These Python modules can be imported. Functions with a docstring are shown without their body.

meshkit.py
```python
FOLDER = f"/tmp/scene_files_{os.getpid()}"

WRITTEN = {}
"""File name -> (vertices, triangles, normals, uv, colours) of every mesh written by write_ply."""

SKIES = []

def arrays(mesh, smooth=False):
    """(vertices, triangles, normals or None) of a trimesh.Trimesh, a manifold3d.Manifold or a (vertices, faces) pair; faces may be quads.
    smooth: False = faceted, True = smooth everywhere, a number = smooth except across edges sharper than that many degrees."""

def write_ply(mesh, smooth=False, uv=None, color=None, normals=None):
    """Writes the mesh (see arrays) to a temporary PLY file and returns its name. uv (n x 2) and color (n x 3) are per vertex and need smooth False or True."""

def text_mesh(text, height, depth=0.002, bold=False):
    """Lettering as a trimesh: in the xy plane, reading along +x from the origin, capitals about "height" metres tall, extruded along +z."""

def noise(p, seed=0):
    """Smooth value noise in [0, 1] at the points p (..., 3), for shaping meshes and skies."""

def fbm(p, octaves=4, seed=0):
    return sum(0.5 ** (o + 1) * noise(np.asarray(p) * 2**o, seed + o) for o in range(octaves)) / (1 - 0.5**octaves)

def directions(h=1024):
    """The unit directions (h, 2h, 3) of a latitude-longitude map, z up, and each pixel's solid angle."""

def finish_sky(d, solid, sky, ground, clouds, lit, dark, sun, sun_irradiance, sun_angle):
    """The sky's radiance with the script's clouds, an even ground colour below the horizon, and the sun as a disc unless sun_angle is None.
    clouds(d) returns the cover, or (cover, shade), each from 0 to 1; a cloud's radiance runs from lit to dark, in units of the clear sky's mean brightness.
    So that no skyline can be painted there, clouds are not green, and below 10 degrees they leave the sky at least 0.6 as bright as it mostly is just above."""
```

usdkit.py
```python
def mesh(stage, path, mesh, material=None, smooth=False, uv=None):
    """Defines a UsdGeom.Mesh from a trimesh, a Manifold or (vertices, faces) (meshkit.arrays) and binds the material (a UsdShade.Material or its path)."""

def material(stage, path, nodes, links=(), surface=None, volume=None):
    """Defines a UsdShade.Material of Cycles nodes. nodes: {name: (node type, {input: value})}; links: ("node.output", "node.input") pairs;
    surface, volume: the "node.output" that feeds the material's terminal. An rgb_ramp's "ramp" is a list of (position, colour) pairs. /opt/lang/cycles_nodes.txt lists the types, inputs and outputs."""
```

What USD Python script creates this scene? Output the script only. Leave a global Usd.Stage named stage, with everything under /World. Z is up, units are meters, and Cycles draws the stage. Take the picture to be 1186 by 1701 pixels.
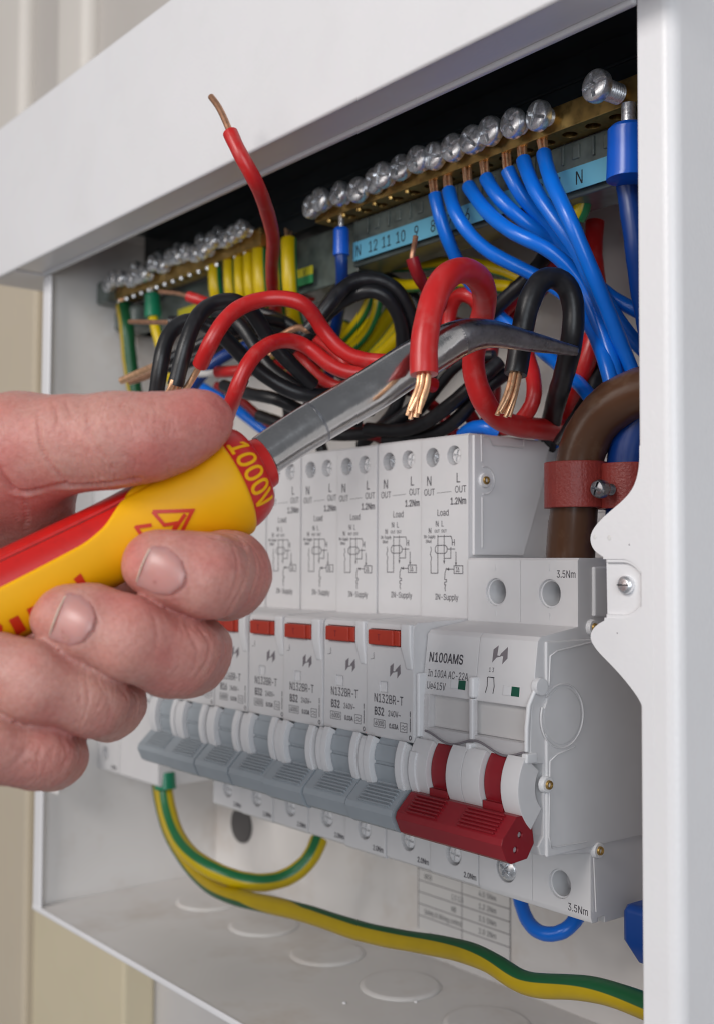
import math, random
import numpy as np, trimesh, usdkit, meshkit
import manifold3d as m3
from scipy.interpolate import CubicSpline, PchipInterpolator
from shapely import Polygon, LineString, Point, box as sbox, union_all, affinity
from pxr import Usd, UsdGeom, UsdLux, UsdShade, Gf, Sdf

random.seed(7); RNG = np.random.default_rng(7)
stage = Usd.Stage.CreateInMemory()
UsdGeom.SetStageUpAxis(stage, UsdGeom.Tokens.z); UsdGeom.SetStageMetersPerUnit(stage, 1.0)
UsdGeom.Xform.Define(stage, '/World'); UsdGeom.Scope.Define(stage, '/World/Looks')
MM = 0.001

# ------------------------------------------------------------------ camera (all modelling below is in millimetres)
CAM = np.array([170.7, -207.6, 0.0]); YAW, PITCH, ROLL, FPX = math.radians(39.05), math.radians(2.563), math.radians(0.268), 1893.0
_d = np.array([-math.cos(YAW), math.sin(YAW), 0]); _r = np.array([math.sin(YAW), math.cos(YAW), 0]); _k = np.array([0, 0, 1.0])
FWD = _d*math.cos(PITCH) + _k*math.sin(PITCH); _u = -_d*math.sin(PITCH) + _k*math.cos(PITCH)
RGT, UPV = _r*math.cos(ROLL) + _u*math.sin(ROLL), _u*math.cos(ROLL) - _r*math.sin(ROLL)
cam = UsdGeom.Camera.Define(stage, '/World/camera')
FOCAL = 24.0
cam.CreateFocalLengthAttr(FOCAL); cam.CreateHorizontalApertureAttr(FOCAL*1186/FPX); cam.CreateVerticalApertureAttr(FOCAL*1701/FPX)
cam.CreateClippingRangeAttr(Gf.Vec2f(0.01, 50)); cam.CreateFStopAttr(10.5); cam.CreateFocusDistanceAttr(0.256)
M = Gf.Matrix4d(*RGT, 0, *UPV, 0, *(-FWD), 0, *(CAM*MM), 1)
cam.AddTransformOp().Set(M)
cam.CreateExposureAttr(0.7)

# ------------------------------------------------------------------ light: an indoor close-up, soft unseen area lights added, no sun
def rect_light(name, pos, target, w, h, power, color):
    L = UsdLux.RectLight.Define(stage, '/World/' + name)
    p, t = np.array(pos, float), np.array(target, float)
    f = (t - p)/np.linalg.norm(t - p); r = np.cross(f, [0, 0, 1.0]); r /= np.linalg.norm(r); u = np.cross(r, f)
    L.AddTransformOp().Set(Gf.Matrix4d(*r, 0, *u, 0, *(-f), 0, *p, 1))
    L.CreateWidthAttr(w); L.CreateHeightAttr(h); L.CreateIntensityAttr(power); L.CreateColorAttr(Gf.Vec3f(*color))
    return L
rect_light('added_key_light', (0.10, -1.05, 0.52), (0, 0, 0), 0.36, 0.36, 8.5, (1.0, 0.955, 0.92))  # unseen key light, added up front for the breaker fronts
rect_light('added_right_light', (1.15, -0.95, 0.15), (0, 0, 0), 0.8, 0.9, 2.7, (0.88, 0.94, 1.0))  # unseen cool light, added at front right for right-facing sides
rect_light('added_fill_light', (-0.3, -1.35, 0.3), (-0.05, 0, 0), 1.0, 0.7, 1.2, (1.0, 0.93, 0.88))  # unseen warm fill, added at front left, also for metal reflections
dome = UsdLux.DomeLight.Define(stage, '/World/room_ambient')
dm = usdkit.material(stage, '/World/Looks/room_ambient', {'b': ('background_shader', {'color': (0.9, 0.93, 1.0), 'strength': 0.11})}, surface='b.background')
UsdShade.MaterialBindingAPI.Apply(dome.GetPrim()).Bind(dm)

# ------------------------------------------------------------------ pixel of the photograph -> point (mm)
def ray(u, v): return FWD + RGT*((u - 593)/FPX) - UPV*((v - 850.5)/FPX)
def PY(u, v, Y): d = ray(u, v); return CAM + d*((Y - CAM[1])/d[1])
def PX(u, v, X): d = ray(u, v); return CAM + d*((X - CAM[0])/d[0])
def PZ(u, v, Z): d = ray(u, v); return CAM + d*((Z - CAM[2])/d[2])
def PD(u, v, D): return CAM + ray(u, v)*D
def proj(p): q = np.asarray(p, float) - CAM; z = q@FWD; return np.array([593 + FPX*(q@RGT)/z, 850.5 - FPX*(q@UPV)/z])

# ------------------------------------------------------------------ materials
def mat(name, color, rough=0.4, metallic=0.0, bump=None, var=0.0, vscale=300., bevel=None, coat=0.0, spec=0.5, sss=None, dirt=None, stripe=None, rvar=0.0, trans=0.0, ior=None):
    n = {'p': ('principled_bsdf', {'base_color': color, 'roughness': rough, 'metallic': metallic, 'coat_weight': coat, 'specular_ior_level': spec})}
    L = []
    if trans: n['p'][1]['transmission_weight'] = trans
    if ior: n['p'][1]['ior'] = ior
    if sss: n['p'][1].update(subsurface_weight=sss[0], subsurface_scale=sss[1], subsurface_radius=sss[2])
    n['tc'] = ('texture_coordinate', {})
    src = None
    if stripe is not None:                      # two colours round a wire: st.x runs round it
        n['sx'] = ('separate_xyz', {}); L.append(('tc.UV', 'sx.vector'))
        n['sr'] = ('rgb_ramp', {'ramp': [(0, color), (stripe[0]-.02, color), (stripe[0]+.02, stripe[1]), (1, stripe[1])]})
        L.append(('sx.x', 'sr.fac')); src = 'sr.color'
    if var:
        n['vn'] = ('noise_texture', {'scale': vscale, 'detail': 5.0, 'roughness': 0.6}); L.append(('tc.object', 'vn.vector'))
        n['vr'] = ('rgb_ramp', {'ramp': [(0.3, (1-var,)*3), (0.7, (1+var*.3,)*3)]}); L.append(('vn.fac', 'vr.fac'))
        n['vm'] = ('mix', {'mix_type': 'multiply', 'fac': 1.0, 'color1': color}); L.append(('vr.color', 'vm.color2'))
        if src: L.append((src, 'vm.color1'))
        src = 'vm.color'
    if dirt:                                    # (colour, amount, scale): sparse specks and smears
        n['dn'] = ('noise_texture', {'scale': dirt[2], 'detail': 8.0, 'roughness': 0.65}); L.append(('tc.object', 'dn.vector'))
        n['dr'] = ('rgb_ramp', {'ramp': [(0.52, (0, 0, 0)), (0.75, (dirt[1],)*3)]}); L.append(('dn.fac', 'dr.fac'))
        n['dm'] = ('mix', {'mix_type': 'mix', 'color1': color, 'color2': dirt[0]}); L.append(('dr.color', 'dm.fac'))
        if src: L.append((src, 'dm.color1'))
        src = 'dm.color'
    if src: L.append((src, 'p.base_color'))
    if rvar:
        n['rn'] = ('noise_texture', {'scale': vscale*1.7, 'detail': 4.0}); L.append(('tc.object', 'rn.vector'))
        n['rr'] = ('map_range', {'from_min': 0.3, 'from_max': 0.7, 'to_min': max(0.02, rough-rvar), 'to_max': rough+rvar}); L.append(('rn.fac', 'rr.value'))
        L.append(('rr.result', 'p.roughness'))
    nrm = None
    if bevel:
        n['bv'] = ('bevel', {'radius': bevel*MM, 'samples': 6}); nrm = 'bv.bevel'
    if bump:                                    # (scale, strength, distance mm)
        n['bn'] = ('noise_texture', {'scale': bump[0], 'detail': 3.0}); L.append(('tc.object', 'bn.vector'))
        n['bp'] = ('bump', {'strength': bump[1], 'distance': bump[2]*MM}); L.append(('bn.fac', 'bp.height'))
        if nrm: L.append((nrm, 'bp.normal'))
        nrm = 'bp.normal'
    if nrm: L.append((nrm, 'p.normal'))
    return usdkit.material(stage, '/World/Looks/' + name, n, L, surface='p.BSDF')
W = dict(
 white_steel = mat('white_steel', (.80, .79, .80), .36, bump=(900, .2, .25), bevel=.5, dirt=((.42, .39, .36), .06, 45.), var=.03, vscale=25.),
 white_steel_flat = mat('white_steel_flat', (.80, .79, .80), .36, bump=(900, .2, .25), dirt=((.42, .39, .36), .06, 45.), var=.03, vscale=25.),
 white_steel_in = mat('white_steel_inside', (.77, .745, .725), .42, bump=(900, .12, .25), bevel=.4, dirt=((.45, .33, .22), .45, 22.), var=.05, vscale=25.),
 grey = mat('pale_grey_plastic', (.68, .668, .672), .40, bump=(2600, .10, .10), bevel=.28, var=.04, vscale=90., sss=(.12, .0008, (1, 1, 1))),
 rim = mat('white_plastic', (.74, .735, .745), .36, bevel=.25, sss=(.12, .0008, (1, 1, 1))),
 toggle = mat('blue_grey_plastic', (.34, .375, .405), .42, bevel=.22, bump=(2500, .1, .1), var=.06, vscale=120.),
 red_toggle = mat('crimson_plastic', (.26, .010, .018), .38, bevel=.25, bump=(2500, .12, .1), var=.08, vscale=150.),
 orange = mat('orange_red_plastic', (.44, .038, .018), .38, bevel=.2, var=.05),
 print_ = mat('grey_black_print', (.055, .05, .06), .6),
 print_grey = mat('warm_grey_print', (.19, .17, .185), .5),
 print_black = mat('black_print', (.012, .012, .014), .5),
 zinc = mat('zinc_plated_steel', (.90, .91, .93), .30, .85, bump=(1800, .16, .15), bevel=.2, var=.25, vscale=500., rvar=.1),
 brass = mat('brass', (.58, .38, .13), .38, 1.0, bump=(700, .15, .2), bevel=.2, var=.3, vscale=200., rvar=.1),
 copper = mat('bright_copper', (.93, .55, .32), .36, .78, bump=(1500, .2, .1), var=.25, vscale=500., rvar=.1),
 copper_dull = mat('dull_copper', (.58, .31, .19), .45, .8, bump=(1500, .25, .1), var=.4, vscale=400.),
 chrome = mat('chrome_steel', (.60, .595, .59), .19, 1.0, bump=(500, .12, .3), var=.12, vscale=120., rvar=.06),
 dark_steel = mat('dark_polished_steel', (.42, .425, .45), .3, 1.0, bump=(600, .15, .3), var=.25, vscale=250., rvar=.07),
 black_carrier = mat('black_plastic', (.03, .038, .042), .27, bevel=.4, bump=(300, .2, .3), var=.3, vscale=60.),
 carrier = mat('smoky_green_black_plastic', (.15, .18, .165), .26, bevel=.4, bump=(250, .2, .3), var=.5, vscale=120.),
 blue_label = mat('light_blue_label', (.13, .42, .58), .5, var=.08, vscale=100.),
 yellow_label = mat('yellow_green_label', (.62, .55, .03), .5, var=.1),
 green_label = mat('green_label', (.05, .3, .11), .5, var=.1),
 blue = mat('blue_pvc', (.004, .16, .72), .27, var=.05, vscale=150., bump=(900, .08, .15)),
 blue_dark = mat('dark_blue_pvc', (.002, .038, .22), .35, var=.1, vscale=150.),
 blue_sleeve = mat('blue_ferrule', (.005, .11, .62), .28, bevel=.3),
 blue_block = mat('dark_blue_plastic', (.003, .045, .24), .35, bevel=.4),
 green_sleeve = mat('green_ferrule', (.008, .20, .10), .3, bevel=.3),
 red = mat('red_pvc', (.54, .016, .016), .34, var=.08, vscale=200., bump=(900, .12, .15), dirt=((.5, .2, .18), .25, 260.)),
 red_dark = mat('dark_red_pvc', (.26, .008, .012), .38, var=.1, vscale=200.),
 black = mat('black_pvc', (.011, .011, .013), .38, var=.15, vscale=200., bump=(900, .2, .15), dirt=((.07, .07, .075), .3, 180.)),
 brown = mat('brown_pvc', (.105, .048, .025), .27, var=.1, vscale=60., bump=(300, .12, .3), dirt=((.30, .20, .13), .35, 130.)),
 clamp = mat('brick_red_plastic', (.30, .038, .030), .42, bevel=.6, bump=(1500, .7, .25), var=.1, vscale=150.),
 yg = mat('yellow_green_pvc', (.66, .47, .0), .36, stripe=(.72, (.02, .23, .075)), var=.08, vscale=150.),
 yg_line = mat('yellow_pvc_green_line', (.56, .40, .0), .36, stripe=(.93, (.012, .15, .05)), var=.08, vscale=100.),
 yg_half = mat('yellow_green_half_pvc', (.44, .30, .0), .38, stripe=(.5, (.006, .085, .028)), var=.08, vscale=100.),
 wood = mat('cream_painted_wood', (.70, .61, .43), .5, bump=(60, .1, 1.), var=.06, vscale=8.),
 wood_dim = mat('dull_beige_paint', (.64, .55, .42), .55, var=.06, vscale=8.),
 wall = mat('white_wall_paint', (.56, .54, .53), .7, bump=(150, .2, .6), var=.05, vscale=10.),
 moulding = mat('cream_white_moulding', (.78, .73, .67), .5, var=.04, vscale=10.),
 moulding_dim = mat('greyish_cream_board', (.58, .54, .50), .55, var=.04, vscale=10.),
 handle_red = mat('handle_red_plastic', (.60, .012, .010), .34, bump=(900, .1, .15), var=.06, vscale=150., dirt=((.2, .01, .01), .3, 300.)),
 handle_yellow = mat('handle_yellow_rubber', (.90, .45, .0), .5, spec=.3, bump=(900, .1, .15), var=.04, vscale=120.),
 handle_print = mat('red_moulding', (.60, .03, .006), .42),
 dark_seam = mat('dark_seam', (.05, .01, .008), .6),
 dark_grey = mat('hole_shade_grey', (.10, .095, .095), .6),  # shade inside the back panel hole, as a flat colour
 dark = mat('dark_recess', (.02, .02, .022), .5),
 green_flag = mat('dark_green_flag', (.006, .085, .05), .45),
 paper = mat('grey_printed_paper', (.74, .725, .71), .6, var=.05, vscale=30.),
)
W['clear'] = usdkit.material(stage, '/World/Looks/clear_plastic', {'t': ('transparent_bsdf', {'color': (.985, .98, .98)}), 'g': ('glossy_bsdf', {'roughness': .12, 'color': (.9, .9, .9)}), 'm': ('mix_closure', {'fac': .07})},
    [('t.BSDF', 'm.closure1'), ('g.BSDF', 'm.closure2')], surface='m.closure')

# ------------------------------------------------------------------ prims
_used, _base = {}, {}
def numbered(path):
    k = _used.get(path, -1) + 1; _used[path] = k
    return path if k == 0 else f'{path}_{k:03d}'
def keys(prim, **kw):
    for k, v in kw.items():
        if v: prim.SetCustomDataByKey(k, v)
    return prim
def thing(name, label, category, base, group=None, kind=None):
    path = numbered('/World/' + name); x = UsdGeom.Xform.Define(stage, path); b = np.array(base, float)
    x.AddTranslateOp().Set(Gf.Vec3d(*(b*MM))); _base[path] = b
    keys(x.GetPrim(), label=label, category=category, group=group, kind=kind)
    return path
def arr(mesh):
    if hasattr(mesh, 'to_mesh'): m = mesh.to_mesh(); return np.asarray(m.vert_properties[:, :3], float), np.asarray(m.tri_verts)
    if isinstance(mesh, tuple): return np.asarray(mesh[0], float), np.asarray(mesh[1])
    return np.asarray(mesh.vertices, float), np.asarray(mesh.faces)
def part(parent, name, mesh, material, smooth=False, uv=None, label=None, kind=None):
    """A mesh in world millimetres as a child of PARENT (a thing or one of its parts)."""
    path = numbered(parent + '/' + name); b = _base[parent]; _base[path] = b
    v, f = arr(mesh)
    m = usdkit.mesh(stage, path, ((v - b)*MM, f), W[material] if isinstance(material, str) else material, smooth, uv)
    keys(m.GetPrim(), label=label, kind=kind)
    return path
def copy_thing(src, name, base, label, group, category):
    path = numbered('/World/' + name); x = UsdGeom.Xform.Define(stage, path)
    x.GetPrim().GetReferences().AddInternalReference(src); x.GetPrim().SetInstanceable(True)
    op = x.GetOrderedXformOps() or [x.AddTranslateOp()]
    op[0].Set(Gf.Vec3d(*(np.array(base, float)*MM)))
    keys(x.GetPrim(), label=label, category=category, group=group)
    return path

# ------------------------------------------------------------------ shapes
def cat(*ms):
    vs, fs, n = [], [], 0
    for m in ms:
        v, f = arr(m); vs.append(v); fs.append(f + n); n += len(v)
    return np.vstack(vs), np.vstack(fs)
def mf(mesh):
    v, f = arr(mesh); m = trimesh.Trimesh(v, f); m.merge_vertices()
    if m.volume < 0: m.invert()
    return m3.Manifold(m3.Mesh(np.asarray(m.vertices, np.float32), np.asarray(m.faces, np.uint32)))
def bx(x0, x1, y0, y1, z0, z1): return m3.Manifold.cube((x1-x0, y1-y0, z1-z0)).translate((x0, y0, z0))
def rbx(x0, x1, y0, y1, z0, z1, r=.4, n=8):
    return m3.Manifold.batch_hull([m3.Manifold.sphere(r, n).translate((x, y, z)) for x in (x0+r, x1-r) for y in (y0+r, y1-r) for z in (z0+r, z1-r)])
def cyl(p, q, r, r2=None, n=28):
    p, q = np.array(p, float), np.array(q, float); L = np.linalg.norm(q-p); d = (q-p)/L
    a = np.cross(d, [0, 0, 1.] if abs(d[2]) < .9 else [1., 0, 0]); a /= np.linalg.norm(a); b = np.cross(d, a)
    return m3.Manifold.cylinder(L, r, r if r2 is None else r2, n).transform(np.array([[a[0], b[0], d[0], p[0]], [a[1], b[1], d[1], p[1]], [a[2], b[2], d[2], p[2]]]))
def poly_ext(poly, h):
    """shapely polygon in (x, y) extruded 0..h along z"""
    return cat(*[trimesh.creation.extrude_polygon(g, h, engine='earcut') for g in getattr(poly, 'geoms', [poly]) if g.area > 1e-6])
def along_x(pts_yz, x0, x1):
    """profile in (y, z) extruded along x, as a Manifold"""
    v, f = arr(poly_ext(Polygon(pts_yz), x1-x0)); return mf((np.c_[v[:, 2] + x0, v[:, 0], v[:, 1]], f))
def plate_xz(poly, y0, y1):
    """shapely polygon in (x, z) as a plate between y0 (front) and y1"""
    v, f = arr(poly_ext(poly, y1-y0)); return (np.c_[v[:, 0], y1 - v[:, 2], v[:, 1]], f)
def text_xz(t, h, x, y, z, sx=.82, bold=False, anchor='l', t_=.05):
    v, f = arr(meshkit.text_mesh(t, h, t_, bold)); v = v.copy(); v[:, 0] *= sx
    if anchor == 'c': v[:, 0] -= (v[:, 0].max() + v[:, 0].min())/2
    if anchor == 'r': v[:, 0] -= v[:, 0].max()
    return np.c_[v[:, 0] + x, y + .02 - v[:, 2], v[:, 1] + z], f
def lines_xz(lines, w, y, t_=.05):
    g = union_all([LineString(l).buffer(w/2, cap_style=2, join_style=2) for l in lines]); return plate_xz(g, y + .02 - t_, y + .02)
def revolve_y(prof, c, n=32):
    """(radius, y) profile, open at the axis, revolved round the y axis through c"""
    a = np.linspace(0, 2*np.pi, n, endpoint=False); P = np.array(prof, float)
    v = np.array([[r*np.cos(t), y, r*np.sin(t)] for r, y in P for t in a]); f = []
    for i in range(len(P)-1):
        for j in range(n):
            k = (j+1) % n; f += [[i*n+j, i*n+k, (i+1)*n+k], [i*n+j, (i+1)*n+k, (i+1)*n+j]]
    m = len(P)*n; v = np.vstack([v, [0, P[0][1], 0], [0, P[-1][1], 0]])          # close both ends on the axis
    for j in range(n): k = (j+1) % n; f += [[m, k, j], [m+1, (len(P)-1)*n+j, (len(P)-1)*n+k]]
    return v + np.array(c, float), np.array(f)
def spline(P, step=1.0):
    P = np.asarray(P, float); t = np.r_[0, np.cumsum(np.linalg.norm(np.diff(P, axis=0), axis=1)**.6)]
    if len(P) < 3: return np.linspace(P[0], P[1], 8), np.linspace(0, 1, 8)*t[-1], t
    cs = CubicSpline(t, P, bc_type='natural'); L = np.linalg.norm(np.diff(P, axis=0), axis=1).sum()
    s = np.linspace(0, t[-1], max(12, int(L/step))); return cs(s), s, t
def sweep(Q, r, sides=20, ref=None, ry=None, round_end=0.0, twist=None):
    """tube along Q; returns mesh and st with st.x = 0..1 round the half turn from the side that faces ref"""
    Q = np.asarray(Q, float); r = np.broadcast_to(np.asarray(r, float), (len(Q),)); ry = r if ry is None else np.broadcast_to(np.asarray(ry, float), (len(Q),))
    T = np.gradient(Q, axis=0); T /= np.linalg.norm(T, axis=1, keepdims=True) + 1e-12
    a = np.array(ref if ref is not None else [0.3, -1, .2], float); A = []
    for t in T:
        a = a - t*(a@t); a /= np.linalg.norm(a) + 1e-12; A.append(a)
    A = np.array(A); B = np.cross(T, A); th = np.arange(sides)*2*np.pi/sides
    rings = [Q[:, None] + r[:, None, None]*np.cos(th)[None, :, None]*A[:, None] + ry[:, None, None]*np.sin(th)[None, :, None]*B[:, None]]
    v = rings[0].reshape(-1, 3); n = len(Q); f = []
    i, j = np.meshgrid(np.arange(n-1), np.arange(sides), indexing='ij')
    q = np.stack([i*sides+j, i*sides+(j+1) % sides, (i+1)*sides+(j+1) % sides, (i+1)*sides+j], -1).reshape(-1, 4)
    f = np.vstack([q[:, [0, 1, 2]], q[:, [0, 2, 3]]])
    st = np.tile(np.c_[(1-np.cos(th))/2, np.zeros(sides)], (n, 1))
    if twist is not None: tw = np.interp(np.linspace(0, 1, n), *twist)[:, None]; st = np.c_[((1-np.cos(th[None]+tw))/2).ravel(), np.zeros(n*sides)]
    # caps, with their own rings so that the rim stays crisp
    v2, caps = [v], []; st2 = [st]; m = len(v)
    for ring, c, s, rr in ((v[:sides], Q[0], 1, r[0]), (v[-sides:], Q[-1], -1, r[-1])):
        bulge = round_end*rr*(-T[0] if s == 1 else T[-1])
        v2 += [ring, (c + (ring-c)*.6 + bulge*.75), (c + bulge)[None]]; st2 += [st[:sides], st[:sides], [[.5, 0]]]
        for jj in range(sides):
            k = (jj+1) % sides
            caps += [tri[::s] for tri in ([m+k, m+jj, m+sides+jj], [m+k, m+sides+jj, m+sides+k], [m+sides+k, m+sides+jj, m+2*sides])]
        m += 2*sides + 1
    return (np.vstack(v2), np.vstack([f, caps])), np.vstack(st2)
# ------------------------------------------------------------------ the setting behind: wall and painted boards
def solid(name, m, material, label=None, category=None, kind=None, base=None, smooth=False):
    v, f = arr(m); b = np.array(base if base is not None else [v[:, 0].mean(), v[:, 1].mean(), v[:, 2].min()])
    path = numbered('/World/' + name); p = usdkit.mesh(stage, path, ((v-b)*MM, f), W[material], smooth)
    UsdGeom.Xformable(p).AddTranslateOp().Set(Gf.Vec3d(*(b*MM)))
    keys(p.GetPrim(), label=label, category=category, kind=kind); return path
solid('wall', bx(-1400, 600, 80, 100, -700, 900), 'wall', kind='structure', base=(0, 80, -700))
solid('painted_board', rbx(-450, -341, 62, 79.5, -700, 172, 1.5), 'wood', 'cream painted upright board behind the box, below its left corner', 'board')
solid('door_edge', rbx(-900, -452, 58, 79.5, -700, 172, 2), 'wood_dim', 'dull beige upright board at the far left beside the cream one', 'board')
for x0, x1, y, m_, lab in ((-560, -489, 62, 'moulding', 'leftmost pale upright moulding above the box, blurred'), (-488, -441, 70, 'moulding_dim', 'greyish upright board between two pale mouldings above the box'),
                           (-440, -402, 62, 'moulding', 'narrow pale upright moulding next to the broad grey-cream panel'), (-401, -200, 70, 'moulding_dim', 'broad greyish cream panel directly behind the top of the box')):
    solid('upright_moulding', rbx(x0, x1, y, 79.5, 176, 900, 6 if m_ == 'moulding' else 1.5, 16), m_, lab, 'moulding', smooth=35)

# ------------------------------------------------------------------ the enclosure (distribution board box)
box_ = thing('distribution_box', 'open white steel distribution box that fills the picture, wiring and breakers inside', 'fuse box', (-105, 0, -133))
XL, XR, ZB, ZT, YF, YB = -247.5, 41.5, -131.2, 131.0, -25.0, 55.0
back = part(box_, 'back_panel', bx(XL, XR-1.3, YB, YB+1.2, ZB, ZT).__sub__(cyl((-227, 40, -108), (-227, 70, -108), 7.5)), 'white_steel_in')
part(box_, 'hole_shade_disc', cyl((-227, 54.2, -108), (-227, 56, -108), 7.2), 'dark_grey', 40)  # dark disc gives the hole its shade by colour
part(box_, 'left_wall', bx(XL-1.2, XL, YF+1.3, YB, ZB, ZT), 'white_steel_in')
# rounded emboss of an unused cable entry in the left wall
part(box_, 'wall_emboss', rbx(XL-.3, XL+.8, 14, 44, 60, 92, .5), 'white_steel_in', label='faint raised rounded panel pressed in the left wall')
floor = part(box_, 'bottom_wall', bx(XL, XR-1.3, YF+.2, YB, ZB-1.2, ZB), 'white_steel_in')
for i in range(5):
    x = -212 + 37.4*i; r = 12.2
    prof = [(r+.6, ZB), (r+.1, ZB+.25), (r-.5, ZB+.7), (r-1.2, ZB+.8), (0.01, ZB+.8)]
    v, f = revolve_y([(a, b) for a, b in prof], (0, 0, 0), 48); v = np.c_[v[:, 0] + x, v[:, 2] + 30, v[:, 1]]
    part(floor, 'knockout', (v, f[:, ::-1]), 'white_steel_in', 40)
for (u, v_) in ((572, 1668), (690, 1666)):       # little chips lying at the front edge
    p = PZ(u, v_, ZB); b = trimesh.creation.icosphere(1, 1.0); b.vertices *= np.array([.7, .5, .4]); b.vertices += p + np.array([0, 0, .2]); part(floor, 'paint_chip', b, 'white_steel', True)
part(box_, 'top_wall', bx(XL, XR-1.3, YF+1.3, YB, ZT, ZT+1.2), 'white_steel_in')
# left front lip, folded, with its dark inner shadow line
part(box_, 'left_lip', rbx(-250.2, -243.4, YF, YF+1.2, ZB-1.2, 111.2, .5), 'white_steel', 40)
part(box_, 'left_return', bx(-250.2, -249, YF+1.25, YB, ZB, ZT), 'white_steel')
part(box_, 'hinge_slot', bx(-245.4, -243.9, YF-.15, YF+.1, -66, -44), 'dark', label='small dark slot in the left lip')
part(box_, 'left_screw_tab', cat(rbx(-243.4, -236, YF+3, YF+4.2, -88, -62, .5), cyl((-239, YF+2, -74), (-239, YF+4, -74), 2.6)), 'white_steel_in')
part(box_, 'bottom_lip', rbx(-250, 40, YF-.2, YF+.9, ZB-1.7, ZB+.3, .4), 'white_steel', 40)
# top lip: its underside is the grey strip over the opening, its lower inner edge is the bright line
part(box_, 'top_lip', rbx(-249, 33, -26.0, -24.2, 111.4, 118, .5), 'white_steel', 40)
part(box_, 'top_channel', rbx(-248, 33, -37.4, -26.1, 112.4, 113.6, .4), 'white_steel', 40, label='shaded grey strip under the edge of the top cover')
cov = Polygon([(-276, 112.6), (60, 112.6), (60, 171.3), (-276, 171.3)])
part(box_, 'top_cover', rbx(-276, 60, -38.6, -36.8, 111.5, 171.3, .8), 'white_steel', 40, label='broad smooth white cover above the opening')
part(box_, 'top_cover_flange', rbx(-276, 60, -36.7, 60, 170, 171.2, .5), 'white_steel', 40)
part(box_, 'left_overhang', rbx(-275, -250.4, -36.7, 30, 111.8, 113.2, .5), 'white_steel', 40, label='underside of the cover that overhangs the left wall')
part(box_, 'left_overhang_trim', cat(rbx(-275, -250.6, -12, -10.6, 109.4, 111.7, .4), rbx(-275, -250.6, 30.2, 62, 96, 113, 2)), 'white_steel_in', 40)
# right lip: a flat strip that runs round a rounded corner into the outer side wall
pr = [(33.2, -23.9), (33.2, -25.0), (38.6, -25.0)] + [(38.6 + 3.0*math.sin(t), -22.0 - 3.0*math.cos(t)) for t in np.linspace(.15, math.pi/2, 9)] + [(41.6, 62), (40.5, 62), (40.5, -21.8), (38.4, -23.9)]
v, f = arr(poly_ext(Polygon(pr), 420)); part(box_, 'right_side_wall', (np.c_[v[:, 0], v[:, 1], v[:, 2]-200], f), 'white_steel', 50)
def smooth_px(pts, n=40): Q, _, _ = spline(np.array([PY(u, v, YF) for u, v in pts]), .35); return [tuple(q) for q in Q[:, [0, 2]]]
o1 = smooth_px([(1062, 740), (1061, 775), (1050, 812), (1022, 842), (994, 868), (981, 892), (986, 912), (1002, 925)]); o2 = smooth_px([(1004, 1031), (987, 1043), (981, 1058), (990, 1078), (1018, 1108), (1048, 1143), (1066, 1172), (1074, 1206), (1076, 1250)])
out = Polygon([(36, o1[0][1])] + o1 + o2 + [(36, o2[-1][1])])
pocket = union_all([sbox(20, -10.7, 29.3, 1.0), Point(28.6, -4.85).buffer(5.85)]).buffer(-1).buffer(1)
tab = mf(plate_xz(out, YF-.03, YF+1.2)) - mf(plate_xz(pocket, YF-1, YF+.95))
part(box_, 'screw_tab', tab, 'white_steel_flat', label='sheet metal tab on the right lip with a recessed half round screw seat')
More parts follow.
